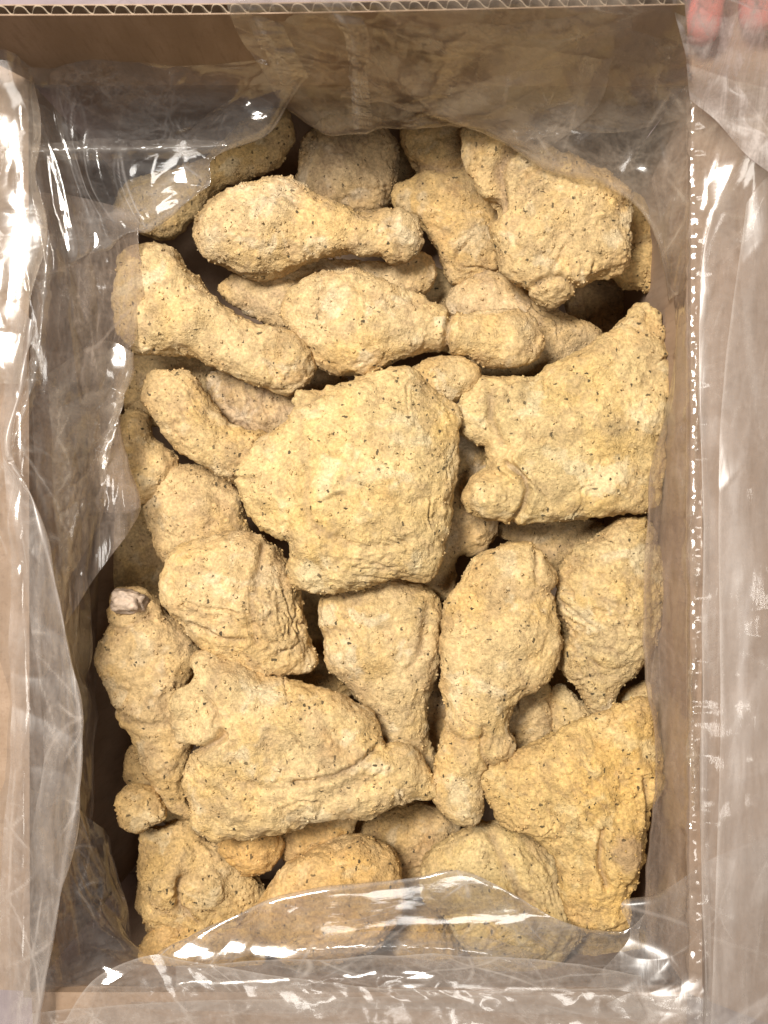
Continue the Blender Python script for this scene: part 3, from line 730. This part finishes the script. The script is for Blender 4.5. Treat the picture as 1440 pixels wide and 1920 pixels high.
ch('thigh', 'shaded sliver of chicken right of the split knuckle end of the upright drumstick', [(945,1330),(1005,1275),(1035,1300),(1040,1345),(1020,1390),(985,1425),(950,1430),(930,1390)], -42, k=0.6, col=(0.93,0.86,0.72))
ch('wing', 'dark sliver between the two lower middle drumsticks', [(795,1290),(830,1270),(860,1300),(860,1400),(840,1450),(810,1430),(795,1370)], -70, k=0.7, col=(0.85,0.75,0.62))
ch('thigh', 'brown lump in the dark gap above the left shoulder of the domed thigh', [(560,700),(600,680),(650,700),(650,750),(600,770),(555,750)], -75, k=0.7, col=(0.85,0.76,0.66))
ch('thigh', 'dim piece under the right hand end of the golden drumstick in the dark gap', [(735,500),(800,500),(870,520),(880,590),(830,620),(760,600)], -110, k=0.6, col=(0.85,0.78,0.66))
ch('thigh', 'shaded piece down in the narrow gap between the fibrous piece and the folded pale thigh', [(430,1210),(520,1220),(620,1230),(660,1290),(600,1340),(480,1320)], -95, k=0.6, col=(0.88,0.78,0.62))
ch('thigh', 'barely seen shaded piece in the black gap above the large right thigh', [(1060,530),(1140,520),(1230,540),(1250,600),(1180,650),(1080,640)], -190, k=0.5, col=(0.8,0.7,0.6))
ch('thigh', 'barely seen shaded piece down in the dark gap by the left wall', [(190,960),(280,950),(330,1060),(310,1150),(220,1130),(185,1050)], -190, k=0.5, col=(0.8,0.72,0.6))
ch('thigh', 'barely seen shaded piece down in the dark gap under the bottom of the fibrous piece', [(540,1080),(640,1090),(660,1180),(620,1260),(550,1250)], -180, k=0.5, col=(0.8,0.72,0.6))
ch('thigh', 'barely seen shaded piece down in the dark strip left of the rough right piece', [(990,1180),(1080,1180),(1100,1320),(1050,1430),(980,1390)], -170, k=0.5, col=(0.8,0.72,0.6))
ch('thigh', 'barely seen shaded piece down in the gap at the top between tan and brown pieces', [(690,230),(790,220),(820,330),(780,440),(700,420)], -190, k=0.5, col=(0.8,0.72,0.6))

ch('thigh', 'golden piece under the clear film at the bottom, right of the orange rounded one', [(745,1700),(800,1700),(860,1760),(900,1830),(880,1860),(800,1850),(740,1800)], -75, k=0.6, col=(0.98,0.84,0.58))
ch('thigh', 'yellowish piece under the bottom film below the left corner of the orange one', [(470,1780),(540,1770),(620,1800),(640,1850),(560,1870),(480,1850)], -95, k=0.6, col=(0.98,0.82,0.54))
ch('drumstick', 'pale knob under the film in the bottom right corner of the box', [(1080,1730),(1150,1720),(1210,1750),(1220,1810),(1150,1840),(1090,1800)], -60, k=0.6, col=(0.98,0.88,0.64))
objs = [build_piece(s) for s in exec_specs]
def piece(i): return objs[i]
blob('bone_end', piece(19), 240, 1128, -22, 33, 22, 26, 5, BONE, 3, 0.3)
blob('bone_end', piece(4), 1032, 552, 24, 28, 17, 20, 0, mat_plain('pale_bone', (0.60, 0.52, 0.40), 0.6, 0.3, 300, bump=0.9), 5)

# ------------------------------------------------------------------ the plastic liner bag
bag = empty('plastic_bag', W(0, 0, FZ))
tag(bag, 'crumpled clear plastic liner bag draped over the box walls and flaps round the chicken', 'plastic bag')
def facet(x, y, L, seed):
    """flat facets with sharp creases between them"""
    p = np.stack([x / (L * 2.2), y / (L * 2.2), np.full_like(x, seed)], 1)
    x = x + L * 0.9 * perlin(p + 11.1); y = y + L * 0.9 * perlin(p + 31.7)
    u = x / L; v = y / L
    s = (u + v) * 0.3660; i = np.floor(u + s); j = np.floor(v + s)
    t = (i + j) * 0.21132; a = u - (i - t); b = v - (j - t)
    up = a > b
    i1 = np.where(up, 1, 0); j1 = 1 - i1
    h = lambda ii, jj: (np.sin(ii * 127.1 + jj * 311.7 + seed * 74.7) * 43758.5453) % 1.0
    c0 = h(i, j); c1 = h(i + i1, j + j1); c2 = h(i + 1, j + 1)
    # barycentric in the skewed cell
    us = (u + s) - i; vs = (v + s) - j
    hi = np.maximum(us, vs); lo = np.minimum(us, vs)
    e = np.minimum(np.minimum(1 - hi, hi - lo), lo) * L
    return (c0 * (1 - hi) + c1 * (hi - lo) + c2 * lo) - 0.5, e

def sheet(rows, nu, nv, amp=14, L=90, amp2=5, L2=34, seed=1, mat=None, name='film_panel', pin=(0, 0), stretch=(1, 1), fold=0.0, foldper=60, ang=0, lips=(), fade=0, fine=1.0, rip=None):
    """loft a film through rows of photo-anchored points (px, py, z)"""
    R = [catmull([U(*p) for p in r], nu) for r in rows]
    R = np.array(R)                               # k, nu, 3
    G = np.stack([catmull(R[:, i], nv) for i in range(nu)], 1)   # nv, nu, 3
    du = np.gradient(G, axis=1); dv = np.gradient(G, axis=0)
    n = np.cross(du, dv); n /= np.linalg.norm(n, axis=2)[:, :, None] + 1e-9
    n[n[:, :, 2] < 0] *= 1
    # arc-length-like coordinates
    su = np.cumsum(np.linalg.norm(du, axis=2), axis=1); sv = np.cumsum(np.linalg.norm(dv, axis=2), axis=0)
    a = math.radians(ang)
    xx = (su * math.cos(a) + sv * math.sin(a)).ravel() / stretch[0]; yy = (-su * math.sin(a) + sv * math.cos(a)).ravel() / stretch[1]
    f1, e1 = facet(xx, yy, L, seed); f2, e2 = facet(xx + 13, yy + 7, L2, seed + 5)
    d = amp * f1 + 0.55 * amp2 * f2
    sel = np.clip(perlin(np.stack([xx / 70, yy / 70, np.full_like(xx, seed * 2.3 + 9)], 1)) * 2.2 - 0.1, 0, 1)
    cr = 1.2 * np.exp(-(e1 / 2.2) ** 2) * sel + 0.45 * np.exp(-(e2 / 2.0) ** 2) * np.clip(sel * 1.4 - .3, 0, 1)
    d += 2.2 * perlin(np.stack([xx / 42, yy / 60, np.full_like(xx, seed * 4.1)], 1))
    # fine sharp creases
    f3, e3 = facet(xx + 51, yy - 17, L2 * 0.55, seed + 9)
    s3 = np.clip(perlin(np.stack([xx / 110, yy / 110, np.full_like(xx, seed * 1.3 + 19)], 1)) * 2.4, 0, 1)
    s3 = s3 * fine; cr = cr * (0.25 + 0.75 * fine)
    d += 2.6 * f3 * s3; cr = np.maximum(cr, 0.45 * np.exp(-(e3 / 1.5) ** 2) * s3)
    if rip:
        wv_ = np.exp(-(np.linalg.norm(G - R[rip[0]][None], axis=2).ravel() / 28.0) ** 2)
        yv = G[:, :, 1].ravel(); d += wv_ * rip[1] * (perlin(np.stack([yv / rip[2], yv * 0, np.full_like(yv, 3.3)], 1)) + 0.6 * perlin(np.stack([yv / rip[2] * 2.3, yv * 0, np.full_like(yv, 7.3)], 1)))
    pp = np.stack([xx / 130, yy / 130, np.full_like(xx, seed * 3.1)], 1)
    d += amp * 0.7 * perlin(pp)
    if fold:
        q = perlin(np.stack([xx / foldper, yy / (foldper * 6), np.full_like(xx, seed * 1.7)], 1))
        d += fold * (0.5 - np.abs(q) * 2)
    d = d.reshape(G.shape[:2])
    t = np.linspace(0, 1, nv)[:, None]
    w = np.ones_like(t)
    if pin[0]: w = w * np.clip(t / pin[0], 0.25, 1)
    if pin[1]: w = w * np.clip((1 - t) / pin[1], 0.25, 1)
    V = G + n * (d * w)[:, :, None]
    idx = np.arange(nu * nv).reshape(nv, nu)
    F = np.stack([idx[:-1, :-1], idx[:-1, 1:], idx[1:, 1:], idx[1:, :-1]], 2).reshape(-1, 4)
    V = V.reshape(-1, 3)
    V = np.stack([V[:, 0] * S, -V[:, 1] * S, (V[:, 2] + ZB) * S], 1) - np.array(bag.location)
    me = mesh_np(name, V, F)
    for li in lips:
        cr = np.maximum(cr, 0.75 * np.exp(-(np.linalg.norm(G - R[li][None], axis=2).ravel() / 4.0) ** 2))
    if fade:
        cr = cr * (0.2 + 0.8 * np.clip(np.repeat(np.linspace(0, 1, nv), nu) / fade, 0, 1))
    at = me.attributes.new('crease', 'FLOAT', 'POINT'); at.data.foreach_set('value', cr.astype(np.float32))
    return link(name, me, bag, mat or FILM)

# left side: over the flap, over the rim, down to the pieces and back under
sheet([[(-70,200,130),(-70,700,130),(-70,1200,130),(-70,1950,130)],
       [(20,190,180),(15,700,182),(20,1200,180),(20,1950,180)],
       [(60,190,178),(62,700,180),(60,1200,178),(58,1950,178)],
       [(110,240,140),(120,700,140),(125,1200,120),(110,1950,140)],
       [(170,440,70),(180,650,80),(160,1200,20),(150,1950,60)],
       [(190,480,-60),(200,700,-60),(180,1200,-120),(170,1950,-60)]], 330, 110, 20, 110, 7, 44, 1, pin=(0,.1), stretch=(2.0,1), fold=10, foldper=70)
# left hanging fold whose lip shows against the drumsticks
sheet([[(60,360,172),(60,520,172),(60,700,172),(70,900,170),(80,1300,160)],
       [(150,370,120),(150,520,120),(145,700,120),(130,880,110),(130,1160,100)],
       [(262,400,72),(269,545,70),(252,650,66),(225,800,56),(262,965,40)],
       [(245,400,50),(250,545,40),(235,650,42),(208,800,30),(240,962,20)],
       [(190,400,20),(190,545,0),(180,650,0),(165,800,0),(180,962,-10)]], 220, 110, 12, 85, 4, 34, 3, stretch=(2.4,1), fold=9, foldper=38, mat=FILM_DENSE, lips=(2,))
sheet([[(90,700,160),(100,900,160),(120,1100,150)],
       [(190,640,95),(185,800,90),(190,980,60)],
       [(246,660,82),(232,760,80),(188,872,84)],
       [(230,660,60),(216,760,60),(170,868,62)]], 110, 60, 8, 60, 3, 30, 43, stretch=(1.6,1), fold=6, foldper=40, mat=FILM_SOFT, lips=(2,))
# long fold down the left wall with its bright lip
sheet([[(25,560,188),(10,700,190),(5,840,190),(20,1000,188),(15,1200,188),(20,1400,190),(0,1640,188),(-10,1960,186)],
       [(60,600,205),(40,720,206),(15,845,205),(66,950,206),(120,1180,204),(150,1390,206),(120,1620,205),(60,1960,205)],
       [(56,600,188),(36,720,188),(12,845,186),(60,950,184),(112,1180,180),(140,1390,180),(110,1620,180),(50,1960,180)],
       [(20,580,180),(10,720,178),(0,845,178),(20,950,176),(60,1180,172),(80,1390,172),(50,1620,172),(10,1960,172)]], 330, 70, 6, 100, 3, 36, 5, stretch=(2.6,1), fold=6, foldper=44, lips=(1,), mat=FILM_MILKY)
# loose fold lying over the upper part of the left rim
sheet([[(-40,90,260),(-50,240,215),(-50,400,205),(-40,560,200),(-40,720,198)],
       [(30,120,235),(22,240,212),(30,380,206),(20,540,204),(8,720,200)],
       [(62,150,205),(78,240,198),(66,330,198),(88,440,198),(58,560,198),(34,720,196)],
       [(52,160,190),(64,250,184),(54,340,184),(72,440,184),(46,560,186),(24,720,186)]], 220, 70, 5, 110, 2, 44, 83, stretch=(2,1), fold=3, foldper=45, lips=(2,), mat=FILM_SOFT, fine=0.6)
# narrow twisted fold on the left rim
sheet([[(88,440,180),(72,560,186),(52,690,190),(24,830,188)],
       [(92,436,196),(82,560,202),(66,690,206),(20,850,200)],
       [(98,440,180),(92,570,186),(78,700,190),(28,850,186)]], 130, 30, 5, 40, 3, 20, 47, fold=3, foldper=24, lips=(1,))
# upper left: film drawn across the corner
sheet([[(640,-30,400),(520,-30,400),(200,-30,395),(-60,-30,390),(-70,200,300),(-70,540,180)],
       [(640,60,330),(500,60,330),(230,110,240),(70,170,175),(50,300,172),(40,545,175)],
       [(610,120,230),(480,170,170),(320,260,140),(200,330,120),(120,400,140),(80,540,160)],
       [(560,165,150),(525,205,130),(415,292,112),(388,352,108),(256,434,92),(126,487,130)],
       [(545,160,130),(505,205,108),(400,288,86),(370,348,80),(245,428,66),(120,478,105)],
       [(500,150,100),(430,190,80),(330,270,60),(290,330,50),(200,400,40),(110,440,80)]], 260, 190, 24, 105, 9, 46, 7, fold=0, stretch=(1.5,1), ang=35, lips=(3,), mat=FILM_CORNER)
# second small fold in the same corner
sheet([[(60,270,185),(180,262,165),(300,262,140),(420,262,125)],
       [(62,282,190),(180,280,170),(300,278,146),(425,272,130)],
       [(66,300,180),(180,300,155),(300,298,130),(420,284,120)]], 120, 36, 5, 60, 3, 26, 53, fold=3, foldper=30, lips=(1,))
# top: folded film hanging over the end wall
sheet([[(420,-40,410),(700,-40,410),(1000,-40,410),(1300,-40,405)],
       [(430,20,395),(700,16,394),(1000,14,394),(1290,12,392)],
       [(470,100,290),(700,110,270),(1000,110,270),(1290,120,250)],
       [(520,180,150),(700,190,160),(960,200,150),(1270,220,150)],
       [(545,212,95),(660,247,92),(870,233,95),(1000,262,90)],
       [(540,200,60),(660,235,60),(870,222,60),(1000,250,60)],
       [(530,170,0),(660,190,-20),(870,190,-20),(1000,200,-20)]], 260, 170, 12, 120, 4, 50, 9, fold=6, foldper=90, mat=FILM_SOFT, lips=(4,))
sheet([[(700,50,345),(820,80,320),(1000,90,300),(1150,110,270)],
       [(690,110,250),(800,150,220),(960,170,200),(1120,200,180)],
       [(640,180,160),(760,200,140),(880,238,125),(1010,285,112)],
       [(640,170,140),(760,190,120),(880,226,105),(1010,272,96)]], 150, 80, 10, 80, 4, 34, 57, fold=4, mat=FILM_SOFT, lips=(2,))
# a narrow strand of film over the standing flap
sheet([[(560,-20,412),(640,60,350),(655,150,230),(662,245,110)],
       [(590,-20,416),(655,60,356),(668,150,240),(672,245,116)],
       [(640,-20,410),(690,60,346),(690,150,230),(700,240,108)]], 120, 40, 5, 40, 3, 22, 59, fold=3, foldper=20, lips=(1,))
sheet([[(430,-20,410),(480,70,340),(520,140,230)],
       [(450,-20,416),(500,70,346),(545,140,240)],
       [(500,-20,410),(540,70,338),(580,150,225)]], 100, 36, 5, 40, 3, 22, 61, fold=3, foldper=20, lips=(1,))
# upper right: film across the corner
sheet([[(700,-20,400),(1000,-30,400),(1290,-30,400),(1480,-30,370),(1490,300,260)],
       [(720,60,330),(1000,60,330),(1285,70,310),(1400,150,270),(1430,420,190)],
       [(740,130,220),(960,190,190),(1180,190,180),(1290,260,182),(1310,520,178)],
       [(760,180,150),(870,235,120),(1010,290,108),(1130,335,105),(1222,420,100),(1262,560,80)],
       [(770,170,125),(880,222,95),(1020,276,84),(1140,320,80),(1235,410,78),(1275,555,60)],
       [(800,140,80),(900,180,60),(1040,230,50),(1150,270,50),(1260,380,40),(1290,540,20)]], 260, 190, 18, 120, 5, 50, 13, fold=4, mat=FILM_SOFT, stretch=(2.0,1), ang=-30, lips=(3,))
# loose film over the fingers at the corner
sheet([[(1255,-40,420),(1270,40,360),(1286,110,300),(1292,190,240)],
       [(1340,-40,380),(1345,40,330),(1350,120,280),(1345,230,230)],
       [(1420,-40,370),(1425,40,330),(1425,140,270),(1410,300,225)],
       [(1500,-40,340),(1500,60,310),(1500,160,260),(1500,360,225)]], 150, 120, 12, 90, 4, 34, 71, stretch=(1,1.8), fold=5, foldper=50, mat=FILM_THICK)
sheet([[(1300,-30,440),(1380,5,420),(1440,20,400),(1500,40,390)],
       [(1300,-60,430),(1390,-20,430),(1450,0,410),(1500,20,400)],
       [(1320,-90,400),(1400,-60,400),(1460,-40,390),(1500,-20,380)]], 90, 40, 8, 60, 3, 26, 73, fold=5, foldper=40, mat=FILM_BASE, lips=(0,))
# right wall
sheet([[(1500,180,190),(1500,700,190),(1500,1300,190),(1500,1960,190)],
       [(1400,180,190),(1400,700,190),(1400,1300,190),(1400,1960,190)],
       [(1300,190,186),(1303,700,190),(1302,1300,190),(1300,1960,186)],
       [(1285,200,160),(1284,700,160),(1282,1300,160),(1280,1960,160)],
       [(1222,330,70),(1258,560,60),(1252,720,66),(1222,900,70),(1212,1050,70),(1211,1250,70),(1230,1450,66),(1210,1700,60),(1230,1960,60)],
       [(1232,330,40),(1270,560,30),(1262,720,40),(1234,900,40),(1225,1050,40),(1224,1250,40),(1243,1450,36),(1223,1700,30),(1240,1960,30)],
       [(1265,330,-80),(1275,560,-100),(1270,720,-100),(1260,900,-100),(1250,1050,-100),(1250,1250,-100),(1260,1450,-100),(1250,1700,-100),(1250,1960,-90)]], 620, 150, 7, 90, 3, 34, 17, stretch=(2.4,1), fold=3, foldper=40, lips=(4,), mat=FILM_DENSE, rip=(2, 7, 44), fine=0.4)
# puckered seam running along the right rim
_rr = random.Random(5)
_ys = [620 + 60 * i for i in range(16)]; _xs = [1302 + _rr.uniform(-7, 6) for _ in _ys]
sheet([[(x - 9, y, 184) for x, y in zip(_xs, _ys)], [(x, y, 191 + _rr.uniform(-2, 5)) for x, y in zip(_xs, _ys)],
       [(x + 9, y, 184) for x, y in zip(_xs, _ys)]], 320, 16, 8, 22, 4, 11, 63, fold=2, foldper=14, mat=FILM_SOFT)
# lower left corner: loose film bunched between the wall and the pieces
sheet([[(60,1480,172),(62,1620,172),(64,1760,172),(70,1880,172)],
       [(130,1500,90),(140,1640,90),(150,1760,100),(170,1860,130)],
       [(190,1560,0),(215,1670,10),(235,1760,30),(290,1800,75)],
       [(215,1600,-90),(235,1700,-80),(255,1780,-50),(330,1830,0)]], 130, 90, 14, 80, 5, 34, 75, stretch=(1.6,1), fold=6, foldper=40, mat=FILM_CORNER)
# milky extra layers on the right flap
sheet([[(1470,200,205),(1470,500,205),(1470,1000,205),(1470,1500,205),(1480,1980,205)],
       [(1440,250,204),(1350,420,205),(1380,1000,207),(1380,1500,205),(1390,1980,205)],
       [(1432,255,202),(1332,410,202),(1312,600,201),(1318,1000,201),(1316,1500,201),(1320,1980,201)],
       [(1440,265,198),(1340,430,198),(1322,620,198),(1328,1000,198),(1328,1500,198),(1332,1980,198)]], 260, 80, 7, 130, 2, 60, 21, mat=FILM_MILKY, stretch=(2.4,1), fold=5, foldper=90, lips=(2,), fine=0.1)
sheet([[(1480,300,222),(1480,800,222),(1480,1400,222),(1480,1980,222)],
       [(1430,340,220),(1410,800,222),(1400,1400,222),(1380,1980,222)],
       [(1400,380,214),(1350,800,214),(1350,1400,214),(1330,1980,214)]], 180, 50, 7, 140, 2, 60, 23, mat=FILM_MILKY, stretch=(2.4,1), fold=6, foldper=90, lips=(2,), fine=0.1)
# bottom: upper lip of film over the last pieces
sheet([[(240,1890,170),(500,1900,170),(800,1900,170),(1100,1900,170),(1300,1900,172)],
       [(260,1850,150),(500,1845,140),(800,1840,135),(1050,1840,140),(1260,1850,160)],
       [(280,1810,115),(480,1760,105),(750,1740,100),(950,1740,100),(1200,1770,120)],
       [(300,1785,92),(500,1692,90),(760,1650,88),(882,1640,92),(1050,1722,96),(1168,1742,100),(1215,1700,110)],
       [(310,1795,72),(505,1705,66),(760,1664,62),(882,1655,66),(1050,1735,72),(1165,1755,76),(1220,1715,80)],
       [(330,1830,20),(520,1770,20),(760,1730,10),(890,1720,10),(1040,1780,10),(1160,1790,10),(1230,1790,10)]], 320, 180, 13, 120, 5, 46, 27, fold=3, foldper=60, stretch=(2.4,1), ang=8, lips=(3,), mat=FILM_BASE)
# a rolled fold across the bottom that catches the lamp
sheet([[(560,1755,120),(740,1745,124),(900,1758,122),(1010,1790,120)],
       [(540,1785,142),(740,1776,146),(900,1788,144),(1000,1820,140)],
       [(560,1815,125),(740,1812,128),(900,1820,126),(1000,1850,124)]], 140, 44, 5, 70, 3, 26, 65, fold=2, foldper=40, mat=FILM_BASE)
sheet([[(330,1815,150),(560,1800,150),(800,1790,150),(1010,1800,152),(1200,1830,160)],
       [(330,1850,178),(560,1840,180),(800,1832,180),(1010,1845,182),(1220,1862,184)],
       [(320,1900,182),(560,1896,184),(800,1892,184),(1010,1900,186),(1240,1910,188)]], 260, 70, 12, 90, 5, 36, 81, mat=FILM_WHITE, fold=5, foldper=60, stretch=(1.8,1), lips=(0,))
# bottom: outer milky layer with its ragged cut edge
sheet([[(110,1935,212),(175,1838,206),(275,1793,200),(340,1800,196),(420,1812,192),(520,1830,190),(700,1850,190),(900,1858,190),(1180,1850,196)],
       [(110,1960,210),(200,1880,204),(300,1850,200),(380,1850,198),(520,1870,196),(700,1890,194),(900,1890,194),(1200,1880,198)],
       [(100,2010,200),(250,2000,200),(400,2000,200),(600,2000,200),(700,2000,200),(800,2000,200),(1000,2000,200),(1250,2000,200)]], 320, 60, 9, 80, 4, 34, 31, mat=FILM_WHITE, fold=3, lips=(0,))
sheet([[(60,1900,185),(300,1880,185),(700,1868,185),(1000,1866,186),(1330,1870,190)],
       [(60,1950,185),(300,1940,188),(700,1935,188),(1000,1935,188),(1350,1940,192)],
       [(60,2010,184),(300,2010,185),(700,2010,185),(1000,2010,185),(1350,2010,188)]], 280, 50, 6, 90, 3, 40, 67, mat=FILM_WHITE, fold=2, lips=(0,))
# lower right corner gathers
sheet([[(1215,1690,110),(1290,1640,185),(1360,1600,200),(1470,1560,205)],
       [(1165,1695,120),(1240,1720,150),(1340,1760,200),(1470,1800,205)],
       [(1180,1760,115),(1250,1800,150),(1340,1860,200),(1470,1960,205)],
       [(1100,1850,130),(1160,1900,180),(1280,1960,200),(1400,2010,205)]], 180, 140, 12, 110, 3, 44, 37, lips=(1,), mat=FILM_MILKY)

# ------------------------------------------------------------------ hand holding the corner, seen through the film
def skin_hand():
    me = bpy.data.meshes.new('person')
    pts = []; rad = []; ed = []
    def add(px, py, z, r, frm=None):
        pts.append(W(*U(px, py, z))); rad.append(r * S); i = len(pts) - 1
        if frm is not None: ed.append((frm, i))
        return i
    wr = add(1640, -420, 200, 95)
    palm = add(1560, -290, 230, 95, wr)
    k = [add(1345, -190, 240, 30, palm), add(1425, -170, 246, 31, palm), add(1495, -160, 250, 30, palm), add(1560, -140, 246, 27, palm)]
    tips = [((1325, -60), (1318, 20), (1316, 92)), ((1425, -60), (1424, 10), (1418, 66)), ((1500, -60), (1520, 20), (1525, 60)), ((1580, -60), (1610, 0), (1620, 40))]
    for kk, t in zip(k, tips):
        a = kk
        for (x, y), z, r in zip(t, (222, 208, 198), (38, 36, 31)): a = add(x, y, z, r, a)
    a = add(1450, -300, 200, 40, palm); a = add(1350, -290, 160, 34, a); a = add(1290, -230, 140, 28, a)
    me.from_pydata(pts, ed, [])
    o = bpy.data.objects.new('person', me); C.objects.link(o)
    sk = o.modifiers.new('skin', 'SKIN')
    for i, v in enumerate(me.skin_vertices[0].data if me.skin_vertices else []):
        pass
    if not me.skin_vertices:
        bpy.context.view_layer.update()
    return o, me, rad
try:
    o, me, rad = skin_hand()
    import bmesh
    bm = bmesh.new(); bm.from_mesh(me)
    lay = bm.verts.layers.skin.verify()
    for v, r in zip(bm.verts, rad):
        v[lay].radius = (r, r); v[lay].use_root = (v.index == 0)
    bm.to_mesh(me); bm.free()
    ss = o.modifiers.new('sub', 'SUBSURF'); ss.levels = 2; ss.render_levels = 2
    me.materials.append(SKIN)
    dg = bpy.context.evaluated_depsgraph_get()
    ev = bpy.data.meshes.new_from_object(o.evaluated_get(dg))
    o.modifiers.clear(); o.data = ev; ev.shade_smooth()
    if not ev.materials: ev.materials.append(SKIN)
    tag(o, 'pink fingers of a hand behind the film, holding the flap at the top right corner', 'person')
except Exception as e:
    print('hand', e)
tris = sum(len(o.data.polygons) * 2 for o in bpy.data.objects if o.type == 'MESH')
open('/tmp/tris','w').write(str(tris))
